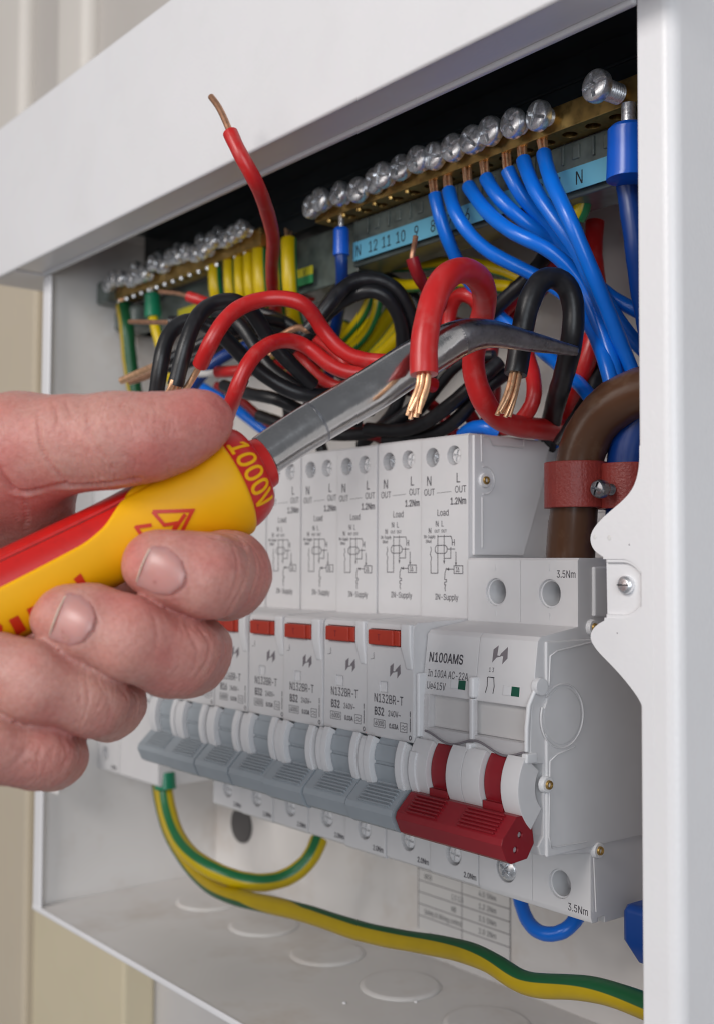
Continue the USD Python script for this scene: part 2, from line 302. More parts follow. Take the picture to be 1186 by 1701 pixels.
ring = pocket.buffer(.35).difference(pocket.buffer(-.7)); part(box_, 'seat_edge', plate_xz(ring.intersection(sbox(24.6, -20, 40, 10)), YF+.25, YF+.9), 'white_steel', 40)
sc = part(box_, 'seat_screw', revolve_y([(0.01, YF-.7), (1.25, YF-.55), (1.75, YF-.1), (1.8, YF+.6), (1.8, YF+1)], (29.3, 0, -4.1), 20), 'zinc', 35)
part(sc, 'slot', bx(28.0, 30.6, YF-.78, YF-.5, -4.22, -3.98), 'dark')
for u, v_, r in ((988, 892, .42), (1012, 893, .5), (1045, 905, .15), (1025, 1052, .13)):
    p = PY(u, v_, YF-.05) if u < 1100 else PX(u, v_, 41.62)
    s = trimesh.creation.icosphere(1, r); s.vertices *= np.array([1, .12, 1.2]) if u < 1100 else np.array([.12, 1, 1.2]); s.vertices += p
    part(box_, 'paint_mark', s, 'print_grey' if r < .4 else 'paper', True)
for (u, v_, r) in ((858, 442, 6), (852, 487, 4)): pass

# printed sheet on the back panel
sh = thing('rating_sheet', 'small grey printed table stuck on the back panel under the breakers', 'label', PY(770, 1575, YB-.2))
part(sh, 'paper', bx(-119, -76.8, YB-.25, YB-.1, -135+12, -84), 'paper')
gl = [[(-119, z), (-76.8, z)] for z in np.arange(-118.6, -84, 3.9)] + [[(-98, -123), (-98, -84)], [(-119, -123), (-119, -84)], [(-76.8, -123), (-76.8, -84)]]
part(sh, 'table_lines', lines_xz(gl, .28, YB-.26), 'print_grey')
tx = []
for i, z in enumerate(np.arange(-117.6, -86, 3.9)):
    tx.append(text_xz(['2.0 2Nm', '3.5 5Nm', '1.2 2Nm', '4.0 5Nm', '2.0 2Nm', '2.5 2Nm', '3.5 5Nm', '1.2 2Nm', '2.0 2Nm'][i % 9], 1.7, -90.5, YB-.26, z))
    tx.append(text_xz(['Safety & Wiring control', 'NB', '1.5 2.5', 'MCB', 'RCD', 'AMS', 'B16', 'N', 'L'][i % 9], 1.7, -116 if i in (0, 3, 4, 5) else -103, YB-.26, z, .7))
part(sh, 'printed_text', cat(*tx), 'print_')
part(sh, 'warning_triangle', plate_xz(Polygon([(-115.5, -127.5), (-110.5, -127.5), (-113, -123.2)]), YB-.35, YB-.2), 'print_')

# ------------------------------------------------------------------ breakers
def logo(x, y, z, s):
    a = Polygon([(0, 0), (.05, 1.75), (.95, 2.35), (.85, 1.05), (1.45, 1.0), (1.5, .9), (.75, .72)]); b = Polygon([(1.75, -.1), (1.82, .95), (1.2, .95), (1.45, 1.35), (2.55, 2.25), (2.65, .75)])
    return plate_xz(affinity.translate(affinity.scale(union_all([a.buffer(-.03), b.buffer(-.03)]), s, s, origin=(0, 0)), x, z), y-.03, y+.02)
UP, NO, LO = -3.5, -22.0, 0.0
RC = [(44, 33.3), (-2.9, 33.3), (UP, 32.7), (UP, -14), (-20.6, -14.6), (-21.6, -15.2), (NO, -16.2), (NO, -43.5), (-16, -43.5), (-16, -60), (-13, -63.5), (LO, -64), (LO, -81.2), (.6, -81.8), (44, -81.8)]
DC, DR = (-12.5, -49.2), 12.6                            # drum of the toggles: centre (y, z), outer radius
def arc_band(x0, x1, r0, r1, a0, a1):
    t = np.radians(np.linspace(a0, a1, 22)); o = [(DC[0]-r1*math.cos(a), DC[1]+r1*math.sin(a)) for a in t]; i = [(DC[0]-r0*math.cos(a), DC[1]+r0*math.sin(a)) for a in t[::-1]]
    return along_x(o+i, x0, x1)
BAR = [(-19.5, -56.2), (-22.6, -54.6), (-24.2, -54.6), (-28.6, -58.8), (-29.0, -60.2), (-27.4, -63.6), (-26, -64.4), (-21, -64), (-18.8, -61)]
def ridges(x0, x1, n=6):
    p, q = np.array(BAR[2]), np.array(BAR[3]); nrm = np.array([-(p-q)[1]*-1, 0]); d = (q-p)/np.linalg.norm(q-p); nr = np.array([-d[1]*-1, 0])
    nr = np.array([d[1], -d[0]]); nr = nr if nr[0] < 0 else -nr; out_ = []
    for k in range(n):
        c = p + (q-p)*(k+.7)/(n+.4); a = c - d*.2; b = c + d*.2
        out_.append(along_x([tuple(a-nr*.2), tuple(b-nr*.2), tuple(b+nr*.55), tuple(a+nr*.55)], x0, x1))
    return cat(*out_)
def screw_head(c, r, h=1.6, slot=True, ang=30):
    m = mf(revolve_y([(0.01, c[1]-h*.15), (r*.55, c[1]-h*.12), (r*.88, c[1]+h*.05), (r, c[1]+h*.3), (r, c[1]+h), (0.01, c[1]+h)], (c[0], 0, c[2]), 24))
    if slot:
        for k in (0, 90): m = m - bx(-r*.75, r*.75, -h*.5, h*.45, -r*.13, r*.13).rotate((0, ang+k, 0)).translate((c[0], c[1], c[2]))
    return m
def make_rcbo(rating, label, group, base):
    X = base; B = thing('circuit_breaker', label, 'circuit breaker', (X+9, 0, -81.8), group)
    body = along_x(RC, X+.14, X+17.86)
    w0, w1 = X+5.0, X+15.4
    body = body + arc_band(X+.5, w0, 8, DR, -48, 27) + arc_band(w1, X+17.7, 8, DR, -48, 27)
    body = body - bx(X+.8, X+1.0, -30, -20, -70, -46)                                  # thin gap beside the rim
    body = body - bx(w0, w1, -30, -9, -60, -43.6)
    for hx in (4.5, 12.6): body = body - cyl((X+hx, UP-2, 27.9), (X+hx, UP+7, 27.9), 2.55)
    body = body - cyl((X+8.9, LO-2, -75.2), (X+8.9, LO+6, -75.2), 2.9)
    body = body - bx(X+1.6, X+13.6, -23, -17, -20.7, -16.5)                            # seat of the test button
    body = body - bx(X+5.2, X+8.2, -23, -19.5, -32.3, -29.6)
    bd = part(B, 'body', body, 'grey', 25)
    part(B, 'toggle_rim', cat(arc_band(X+3.1, w0+.35, 9.5, DR+.5, -46, 28), arc_band(w1-.35, X+17.3, 9.5, DR+.5, -46, 28)), 'rim', 40)
    part(B, 'rim_step', cat(arc_band(X+.6, X+2.6, 9.5, DR+.15, -40, 24)), 'rim', 40)
    tg = part(B, 'toggle', cat(cyl((w0+.4, *DC), (w1-.4, *DC), 10.9, n=48), arc_band(w0+.5, w1-.5, 10.5, 11.4, 1.5, 22), arc_band(w0+.5, w1-.5, 10.5, 11.4, -45, -3)), 'toggle', 40)
    part(tg, 'toggle_bar', cat(along_x(BAR, X+.25, X+17.75), bx(w0+.5, w1-.5, -23, -18, -58, -54)), 'toggle')
    part(tg, 'grip_ridges', ridges(X+4.6, X+16.2), 'toggle')
    tb = part(B, 'test_button', cat(rbx(X+1.9, X+11.4, -23.2, -17, -20.5, -16.7, .3), rbx(X+11.4, X+13.3, -22.7, -17, -20.5, -16.7, .3)), 'orange')
    part(tb, 'button_letter', text_xz('T', 1.6, X+5.6, -23.22, -19.4, .8), 'red_toggle')
    part(B, 'button_cheek', m3.Manifold.batch_hull([rbx(X+14.0, X+17.6, -23.0, -21, -21, -14.9, .5), rbx(X+15.2, X+17.6, -22.3, -21, -26, -21, .4)]), 'rim', 40)
    part(B, 'status_window', bx(X+5.2, X+7.4, -21.6, -19.6, -32.3, -29.6), 'rim')
    part(B, 'window_edge', bx(X+7.4, X+8.2, -20.9, -19.4, -32.3, -29.6), 'dark')
    for hx, mtl in ((4.5, 'zinc'), (12.6, 'rim')):
        part(B, 'terminal_screw', screw_head((X+hx+(.8 if hx < 9 else 0), UP+1.3, 27.9), 2.1, ang=random.uniform(0, 90)), mtl, 35)
    part(B, 'terminal_screw', screw_head((X+8.9, LO+.5, -75.2), 2.35, ang=8), 'rim', 35)
    y = UP-.02; P_ = [text_xz('N', 2.5, X+2.2, y, 20.5), text_xz('OUT', 1.75, X+1.2, y, 17.9), text_xz('L', 2.5, X+13.4, y, 20.8), text_xz('OUT', 1.75, X+17.1, y, 18.2, .82, False, 'r'), text_xz('1.2Nm', 1.75, X+17.1, y, 15.2, .78, True, 'r'),
          text_xz('Load', 1.7, X+6.3, y, 12.4), text_xz('N  L', 1.5, X+5.7, y, 9.6), text_xz('OUT', .85, X+5.3, y, 8.0, .8), text_xz('OUT', .85, X+7.9, y, 8.0, .8), text_xz('N', 1.4, X+3.0, y, 7.9), text_xz('IN-Supply', .85, X+1.2, y, 6.6, .75), text_xz('(Blue)', .8, X+1.9, y, 5.4, .75), text_xz('IN-Supply', 1.55, X+5.6, y, -9.5, .8)]
    sq = lambda x0, x1, z0, z1: [(x0, z0), (x1, z0), (x1, z1), (x0, z1), (x0, z0)]
    ln = [[(X+6.6, 7.4), (X+6.6, -2.6), (X+4.0, -2.6), (X+4.0, -.6)] , [(X+6.6, 7), (X+11.6, 7), (X+11.9, 6.2)], [(X+9.0, 7.4), (X+9.0, .2)], [(X+6.2, 4.7), (X+9.4, 4.7), (X+10.1, 4.1), (X+10.1, 3.1), (X+9.4, 2.6), (X+6.2, 2.6), (X+5.6, 3.1), (X+5.6, 4.1), (X+6.2, 4.7)],
          [(X+10.1, 3.7), (X+13.0, 3.7)], [(X+11.5, 4.2), (X+11.5, 1.3), (X+9.2, 1.3)], [(X+12.0, 6.2), (X+12.0, 4.6)], [(X+12.0, 5.4), (X+12.8, 5.4)], [(X+12.8, 6.2), (X+12.8, 4.6)], [(X+13.4, 3.0), (X+13.4, -.4)], sq(X+12.7, X+15.9, -2.6, -.6), [(X+12.7, -1.5), (X+9.9, -1.5)],
          [(X+9.9, -1.2), (X+9.3, -2.5), (X+9.2, -4.2)], [(X+9.2, -4.2), (X+9.9, -4.2), (X+9.9, -4.8), (X+9.2, -4.9), (X+9.2, -5.6), (X+9.6, -5.6), (X+9.3, -6.3), (X+9.5, -7.2)], [(X+3.9, 4.4), (X+4.1, 3.4), (X+3.7, 2.4), (X+4.2, 1.4), (X+3.9, .4), (X+4.0, -.6)]]
    P_ += [lines_xz(ln, .2, y), lines_xz([[(X+6.2, 18.4), (X+11.6, 18.6)]], .1, y), text_xz('IΔ', 1.3, X+13.3, y, -2.2, .7)]
    for c in ((X+9.0, .1), (X+13.4, -.35)): P_.append(plate_xz(Polygon([(c[0]-.35, c[1]+.6), (c[0]+.35, c[1]+.6), (c[0], c[1]-.3)]), y-.03, y+.02))
    P_.append(plate_xz(Polygon([(X+10.8, -1.1), (X+10.8, -1.9), (X+9.9, -1.5)]), y-.03, y+.02))
    part(B, 'wiring_diagram', cat(*P_), 'print_')
    y = NO-.02
    part(B, 'maker_emblem', logo(X+9.1, y, -28.3, 1.55), 'print_grey')
    Q = [text_xz('N1%sBR-T' % rating, 2.15, X+3.0, y, -34.9, .72), text_xz('B' + rating, 1.95, X+3.1, y, -38.1, .74, True), text_xz('240V~', 1.45, X+8.4, y, -38.0, .74), text_xz('6000', 1.25, X+3.4, y, -40.75, .8), text_xz('0.03A', 1.15, X+8.8, y, -40.9, .76, True),
         lines_xz([sq(X+3.0, X+7.3, -41.1, -39.2), sq(X+13.1, X+15.5, -41.3, -39.1), [(X+13.5, -40.0), (X+14.1, -39.7), (X+14.6, -40.1), (X+15.2, -39.8)], [(X+13.5, -40.7), (X+14.1, -40.4), (X+14.6, -40.8), (X+15.2, -40.5)]], .12, y),
         lines_xz([[(X+16.7, -36.0), (X+16.7, -37.4)], [(X+16.7, -37.7), (X+16.7, -41.0)]], .22, y), lines_xz([[(X+16.75+.4*math.cos(t), -42.4+.5*math.sin(t)) for t in np.linspace(0, 6.283, 14)]], .2, y),
         lines_xz([[(X+1.6, -24.3), (X+2.9, -24.1), (X+2.9, -22.6)]], .1, y)]
    part(B, 'rating_print', cat(*Q), 'print_')
    part(B, 'torque_print', text_xz('2.0Nm', 1.35, X+17.2, LO-.02, -80.2, .78, True, 'r'), 'print_')
    return B
GR = 'circuit breakers in the row'
first = make_rcbo('32', 'circuit breaker marked B32 right next to the red double switch', GR, -54)
where = ['second circuit breaker from the red switch, marked B32', 'third circuit breaker from the red switch, marked B32', 'fourth circuit breaker from the red switch, marked B32', 'fifth circuit breaker from the red switch, half behind the middle finger']
for i in range(3): copy_thing(first, 'circuit_breaker', (-45-18*(i+1), (.3, -.2, .35)[i], -81.8 + (.1, -.15, 0)[i]), where[i], GR, 'circuit breaker')
second = make_rcbo('16', where[3] + ', marked B16', GR, -54-18*4)
for i, s in enumerate(['sixth circuit breaker from the red switch, its label hidden by the hand', 'leftmost circuit breaker with a grey toggle, below the hand']):
    copy_thing(second, 'circuit_breaker', (-45-18*(5+i), (-.25, .3)[i], -81.8), s, GR, 'circuit breaker')
bl = [(44, 33.3), (UP, 33.3), (UP, -14), (UP, -50), (LO, -52), (LO, -81.2), (.6, -81.8), (44, -81.8)]
b0 = thing('blank_module', 'plain grey blanking module against the left wall, dark slot at its foot', 'blanking module', (-238.5, 0, -81.8), 'blanking modules left of the breakers')
part(b0, 'body', along_x(bl, -247.2, -229.4) - cyl((-241, -4, -75), (-241, 6, -75), 2.6), 'grey')
part(b0, 'terminal_screw', screw_head((-241, 1.6, -75), 2.3, ang=20), 'rim', 35); part(b0, 'torque_print', text_xz('2.0Nm', 1.35, -236, LO-.02, -80.2, .78, True), 'print_')
b1 = thing('blank_module', 'plain grey blanking module between the left one and the first toggle, under the hand', 'blanking module', (-220.5, 0, -81.8), 'blanking modules left of the breakers')
part(b1, 'body', along_x(bl, -229.1, -199), 'grey')

# ------------------------------------------------------------------ main switch, two modules wide
S = thing('main_switch', 'wide grey main switch with a red double toggle at the right end of the row', 'main switch', (-18, 0, -81.8))
MS = [(44, 1.4), (-3.4, 1.4), (-4, .8), (-4, -14.4), (-16.6, -16.2), (-17.6, -17.2), (-19.6, -32), (-20.2, -43.6), (-16, -44), (-15.8, -60), (-17.6, -62), (-16.6, -64), (0, -66), (0, -80.6), (.6, -82), (2.5, -82), (2.5, -81), (5, -81), (5, -82.6), (44, -82.6)]
NOm = -19.0
mb = along_x(MS, -35.8, -.1)
for x0, x1 in ((-35.7, -29.6), (-22.9, -12.1), (-5.4, -.2)): mb = mb + arc_band(x0, x1, 6, 11.4, -50, 38)
for x in (-26, -8.6): mb = mb - cyl((x, -6, -7), (x, 3, -7), 3.4)
for x in (-26.5, -9.3): mb = mb - cyl((x, -2, -75), (x, 6, -75), 3.4)
mb = mb - bx(-33, -.1-1.2, -30, -17.4, -39.5, -31.6)          # sunk window of the flap
mb = mb - bx(-18.0, -17.85, -30, -16.5, -66, -13)            # joint between the two halves
mb = mb - bx(-18.0, -17.85, -30, -3.8, -14, 3) - bx(-18.0, -17.85, -1, .2, -83, -66)
body = part(S, 'body', mb, 'grey', 25)
part(S, 'drum_cheek', cat(arc_band(-35.4, -33.2, 9, 11.9, -42, 20)), 'rim', 40)
# a moulded side plate with its raised seams, the round moulding and the rivets
def loop_tube(pts, r=.28, closed=True):
    P = np.array([(0.52, y, z) for y, z in (pts + pts[:2] if closed else pts)]); return sweep(P, r, 8, ref=(1, 0, 0))[0]
def arcp(c, r, a0, a1, n=20): return [(c[0]+r*math.cos(math.radians(a)), c[1]+r*math.sin(math.radians(a))) for a in np.linspace(a0, a1, n)]
seam = [(8, -17.0), (-12, -19.5), (-14.2, -20.5), (-14.6, -27)]
part(S, 'side_seam', cat(loop_tube(seam, .22, False), loop_tube(arcp((-10.2, -34), 7.1, 140, -200, 50), .25, False), loop_tube([(-6, -41.2), (-12, -42.4), (-14.4, -43.6), (-14.8, -60), (-13.8, -62.6), (-2, -63.0)], .22, False), loop_tube([(.4, -67), (1.2, -79.4)], .2, False)), 'grey', 60)
part(S, 'side_roundel', cyl((-.2, -10.2, -34), (.62, -10.2, -34), 6.3, n=48), 'grey', 40)
part(S, 'side_flange', cat(rbx(-.4, .5, -15.4, 30, -64.6, -17.2, .4)), 'grey', 40)
for y, z in ((-15.4, -48.6), (2.0, -65.6), (.6, -14.6)):
    b_ = part(S, 'rivet_boss', cyl((-.3, y, z), (1.0, y, z), 2.0, 1.7), 'rim', 35); part(b_, 'rivet', cat(mf(cyl((.4, y, z), (1.5, y, z), 1.15, .95, 16)) - cyl((.9, y, z), (2, y, z), .6, n=12)), 'brass', 35)
part(S, 'side_recess_panel', rbx(-.3, .35, 1.0, 7, -12.2, -.6, .5), 'rim', 40)
lever = part(S, 'toggle', cat(arc_band(-29.3, -23.2, 7, 10.0, -50, 40), arc_band(-11.8, -5.7, 7, 10.0, -50, 40), bx(-29.3, -23.2, -23, -17, -58.5, -53), bx(-11.8, -5.7, -23, -17, -58.5, -53)), 'red_toggle', 40)
hb = along_x(BAR, -34.6, -.3) ; hb = hb - cyl((-1.3, -23.2, -58.6), (1, -23.2, -58.6), .75, n=14) - cyl((-1.3, -24.6, -61.6), (1, -24.6, -61.6), .75, n=14)
part(lever, 'toggle_bar', hb, 'red_toggle'); part(lever, 'grip_ridges', cat(ridges(-31.6, -21.6), ridges(-14.6, -3.2)), 'red_toggle')
part(lever, 'bar_pin', cyl((-1.5, -23.2, -58.6), (-.65, -23.2, -58.6), .6, n=14), 'zinc', 35); part(lever, 'bar_pin', cyl((-1.5, -24.6, -61.6), (-.65, -24.6, -61.6), .6, n=14), 'zinc', 35)
# flap window: a clear cover over a sunk field
wav = [(-33.2, -39.4)] + [(x, -41.2 - 1.0*math.sin((x+29)*.36) - .02*(x+33)) for x in np.linspace(-33, -.9, 30)] + [(-.9, -31.4), (-33.2, -31.4)]
part(S, 'flap_field', bx(-32.9, -1.4, -17.9, -17.35, -39.4, -31.7), 'paper')
flap = part(S, 'clear_flap', plate_xz(Polygon(wav), -21.2, -20.4), 'clear')
part(flap, 'flap_edge', sweep([(x, -21.0, z) for x, z in wav[1:31]], .28, 8)[0], 'print_grey', 60)
part(flap, 'flap_hinge', cat(rbx(-18.6, -16.9, -21.0, -18.5, -31, -26.2, .5), rbx(-18.4, -17.2, -20.9, -19, -41.0, -31.2, .3)), 'rim', 40)
part(flap, 'flap_arm', cat(sweep([(-.7, -20.6, -41), (-.6, -20.7, -36), (-.4, -20.2, -31), (.2, -18.6, -27.2)], .55, 10)[0], cyl((-.4, -17.6, -27), (1.2, -17.6, -27), 1.9, n=20)), 'rim', 60)
part(flap, 'flap_hook', cat(rbx(-36.0, -34.9, -21.4, -18, -42, -26.6, .4), rbx(-18.7, -17.0, -21.8, -19, -43, -41.2, .4), rbx(-1.5, .3, -21.6, -18, -43.6, -41.4, .4)), 'rim', 40)
def sheared(m, s=1.0):        # the label face leans: follow it
    v, f = arr(m); v = v.copy(); v[:, 1] += (v[:, 2]+24)*(2.0/14.8)*s; return v, f
y = -18.52
part(S, 'rating_print', sheared(cat(text_xz('N100AMS', 2.2, -34.6, y, -23.8, .80, True), text_xz('In 100A AC-22A', 1.75, -34.4, y, -27.4, .70), text_xz('Ue415V', 1.75, -34.4, y, -30.3, .70), lines_xz([[(-14.6, -29.6), (-14.2, -28), (-14.4, -26)], [(-14.2, -26), (-12.2, -26)], [(-12.4, -26), (-12.0, -28), (-12.2, -29.6)]], .22, y), text_xz('1 3', 1.0, -14.2, y, -24.8))), 'print_')
part(S, 'maker_emblem', sheared(logo(-13.4, y, -22.8, 1.8)), 'print_grey')
for x in (-23.6, -6.6):
    fl = part(S, 'flag_recess', sheared(bx(x-2.6, x, y-.05, y+.4, -29.6, -27.5)), 'rim'); part(fl, 'position_flag', sheared(bx(x, x+2.4, y-.06, y+.4, -29.6, -27.5)), 'green_flag')
part(S, 'torque_print', text_xz('3.5Nm', 1.7, -.8, -4.02, -3.2, .78, False, 'r'), 'print_'); part(S, 'torque_print', text_xz('3.5Nm', 1.7, -.9, -.02, -80.4, .82, False, 'r'), 'print_')
part(S, 'white_tick', cat(*[bx(x-.12, x+.12, -4.06, -3.9, z, z+1.4) for x in (-26, -8.6) for z in (-1.6, -13)]), 'rim')
part(S, 'terminal_screw', screw_head((-25.9, -.6, -75), 3.0, 3.0, ang=30), 'zinc', 35)
for x, z, yy in ((-26, -7, -4), (-8.6, -7, -4), (-9.3, -75, 0)):
    part(S, 'terminal_screw', screw_head((x+1.6, yy+4.6, z), 2.9, ang=40), 'dark_steel', 35); part(S, 'terminal_sleeve', mf(cyl((x, yy+.7, z), (x, yy+7, z), 3.38)) - cyl((x, yy, z), (x, yy+8, z), 2.95), 'rim', 40)
# the upper shroud of the breaker row beside the brown cable
sd = thing('cable_shroud', 'pale ridged plastic shroud behind the main switch, left of the brown cable', 'shroud', (-20, 30, 1.6))
part(sd, 'shroud_panel', bx(-34.5, 2, 30, 31.5, 1.6, 34), 'grey'); part(sd, 'rib', cat(*[bx(-34.4, 2, 29.7, 30.1, z, z+.8) for z in np.arange(4, 32, 2.4)]), 'grey')
part(first, 'side_cover', along_x([(-2.2, 2.2), (16, 2.2), (22.5, 18), (26.6, 32.8), (-2.2, 32.8)], -36.05, -35.2), 'rim', 25)
for z0, u in ((0, 0),):
    rv = part(first, 'side_rivet_boss', cyl((-36.3, 1.2, 21.3), (-34.5, 1.2, 21.3), 2.1, 1.8), 'rim', 35); part(rv, 'side_rivet', cat(mf(cyl((-35.4, 1.2, 21.3), (-34.0, 1.2, 21.3), 1.2, 1.0, 16)) - cyl((-34.6, 1.2, 21.3), (-33, 1.2, 21.3), .6, n=12)), 'brass', 35)
part(first, 'side_seam', cat(*[sweep([(-35.2, a, b) for a, b in p], .22, 8)[0] for p in ([(.2, 33), (.4, 27), (.4, 26)], [(.5, 17), (.6, 4)], [(1, 32.6), (3, 32.5), (4.4, 30.6), (16, 30.8), (16.2, 33.2)], arcp((1.4, 21.3), 3.6, 100, -100, 16))]), 'grey', 60)
# ------------------------------------------------------------------ terminal bars at the top of the box
tc = thing('terminal_carrier', 'black plastic carrier along the top of the box behind the brass bars', 'terminal carrier', (-110, 10, 88))
part(tc, 'black_backing', bx(-232, 32.5, 9.5, 20, 108.5, 130.5), 'black_carrier'); part(tc, 'black_hood', bx(-222, 32.5, -23.8, 9.4, 126.5, 130.4), 'black_carrier')
for z in (114, 119.5): part(tc, 'hood_rib', bx(-228, 32.5, 8.7, 9.6, z, z+.9), 'black_carrier')
part(tc, 'smoky_block', rbx(-97, 33, 7.5, 20, 90, 104.2, .6), 'carrier', label='smoky dark block with moulded marks under the neutral bar')
part(tc, 'smoky_block', rbx(-136, -99, 11, 22, 88, 106, .6), 'carrier', label='smoky dark block between the two brass bars')
part(tc, 'smoky_block', rbx(-243, -138, 12, 22, 92, 105, .6), 'carrier', label='smoky dark block under the earth bar')
part(tc, 'end_lug', rbx(-247, -238, -4, 9, 103, 112, 1), 'carrier', label='clear end lug of the earth bar at the left wall'); part(tc, 'end_bracket', rbx(-244, -226, 2, 20, 92, 101, 2), 'carrier')
for i, x in enumerate(np.linspace(-90, 24, 13)): part(tc, 'moulded_mark', cat(rbx(x, x+.7, 6.9, 7.7, 98.8, 103.6, .2), rbx(x+3.2, x+5.6, 7.1, 7.7, 99.4, 103, .3)), 'carrier')
ls = part(tc, 'neutral_label', bx(-94.5, 22, 5.6, 5.9, 91.0, 96.7), 'blue_label')
xs = {'N': -92, '12': -85.3, '11': -79.2, '10': -72.9, '9': -66.2, '8': -59.3, '7': -52.5, '6': -45.7, '5': -39, '4': -32.4, '3': -26, '2': -19.6, '1': -13.4, 'N ': -7.2}
for k, x in xs.items(): part(ls, 'label_character', text_xz(k.strip(), 3.3, x, 5.58, 92.2, .78, anchor='c'), 'print_black')
el = part(tc, 'earth_label', bx(-133, -119, 8.6, 9.0, 92.6, 95.4), 'yellow_label'); part(tc, 'earth_label_stripe', bx(-133, -119, 8.6, 9.0, 89.8, 92.58), 'green_label')
for x in (-130, -124): part(el, 'label_character', text_xz('V', 2.0, x, 8.58, 92.9, .8), 'print_black')
part(tc, 'earth_label', bx(-208, -182, 11.0, 11.4, 92.4, 96.4), 'yellow_label'); part(tc, 'earth_label_stripe', bx(-208, -182, 11.0, 11.4, 90, 92.3), 'green_label')

def bar_screw(parent, p, r, hl, rot, tilt, mtl='zinc'):
    """pan head with a cross slot and a threaded shank, facing the opening"""
    h = mf(revolve_y([(0.01, -.45), (r*.5, -.42), (r*.78, -.25), (r*.93, .1), (r, .6), (r, 2.0), (r*.96, 2.3), (0.01, 2.3)], (0, 0, 0), 26))
    for k in (0, 90): h = h - bx(-r*.74, r*.74, -2, .9, -r*.13, r*.12).rotate((0, rot+k, 0))
    h = h - bx(-r*1.1, r*1.1, -2, .25, -r*.11, r*.10).rotate((0, rot, 0))
    prof = [(r*.62, 2.2)]
    for i in range(int(hl/.7)): prof += [(r*.64, 2.3+i*.7), (r*.52, 2.65+i*.7)]
    prof += [(r*.55, 2.6+hl), (0.01, 2.6+hl)]
    T = trimesh.transformations.euler_matrix(math.radians(tilt[0]), 0, math.radians(tilt[1]))
    def tf(m): v, f = arr(m); return (v@T[:3, :3].T + p, f)
    s = part(parent, 'screw', tf(h), mtl, 30); part(s, 'screw_thread', tf(revolve_y(prof, (0, 0, 0), 20)), mtl, 50)
rs = random.Random(3)
nb = thing('neutral_bar', 'brass terminal bar with large cross slot screws above the numbered blue label', 'terminal bar', (-50, 4, 104))
bar = bx(-106, 34, 0, 8, 104.4, 110.6)
hs = np.arange(-101, 14, 7.1)
for x in hs: bar = bar - cyl((x, 4, 103), (x, 4, 108), 1.9, n=16)
part(nb, 'bar', bar, 'brass')
for x in hs[hs < -62]: part(nb, 'clamp_nib', cat(cyl((x, 1.6, 103.6), (x, 1.6, 104.6), .75, .95, n=14)), 'brass', 40)
NS = [(985, 140, 6.5), (888, 190, 1.8), (846, 203, 2.4), (808, 216, 1.7), (778, 229, 2.2), (747, 243, 1.6), (716, 257, 1.1), (688, 263, 2.6), (660, 275, 1.3), (630, 289, 2.7), (617, 299, .7), (590, 313, 1.6), (558, 319, 2.0), (527, 331, 2.4), (513, 341, 1.2)]
for u, v, out_ in NS: bar_screw(nb, PY(u, v, -2.4-out_), 3.75, out_+1.2, rs.uniform(-30, 60), (rs.uniform(-7, 7), rs.uniform(-8, 8)))
eb = thing('earth_bar', 'brass earth bar with a close row of small screws at the upper left, blurred', 'terminal bar', (-190, 4, 103))
bar = bx(-243, -136, 0, 8, 104.0, 110)
ex = np.arange(-238, -138, 6.05)
for x in ex: bar = bar - cyl((x, 4, 103), (x, 4, 107), 1.7, n=14)
part(eb, 'bar', bar, 'brass')
for i, x in enumerate(ex):
    bar_screw(eb, np.array([x + rs.uniform(-.5, .5), -3 - rs.uniform(.3, 3), 109.2 + rs.uniform(-1.2, 1.6)]), 3.2, 3.2, rs.uniform(0, 90), (rs.uniform(-5, 5), rs.uniform(-6, 6)))
    part(eb, 'clamp_nib', cyl((x, 1.8, 103.0), (x, 1.8, 104.2), .8, 1.0, n=12), 'zinc', 40)
for x in (-219, -201, -187, -171, -160): bar_screw(eb, np.array([x, -2.6, 113.2]), 2.5, 3.2, rs.uniform(0, 90), (-8, 0))

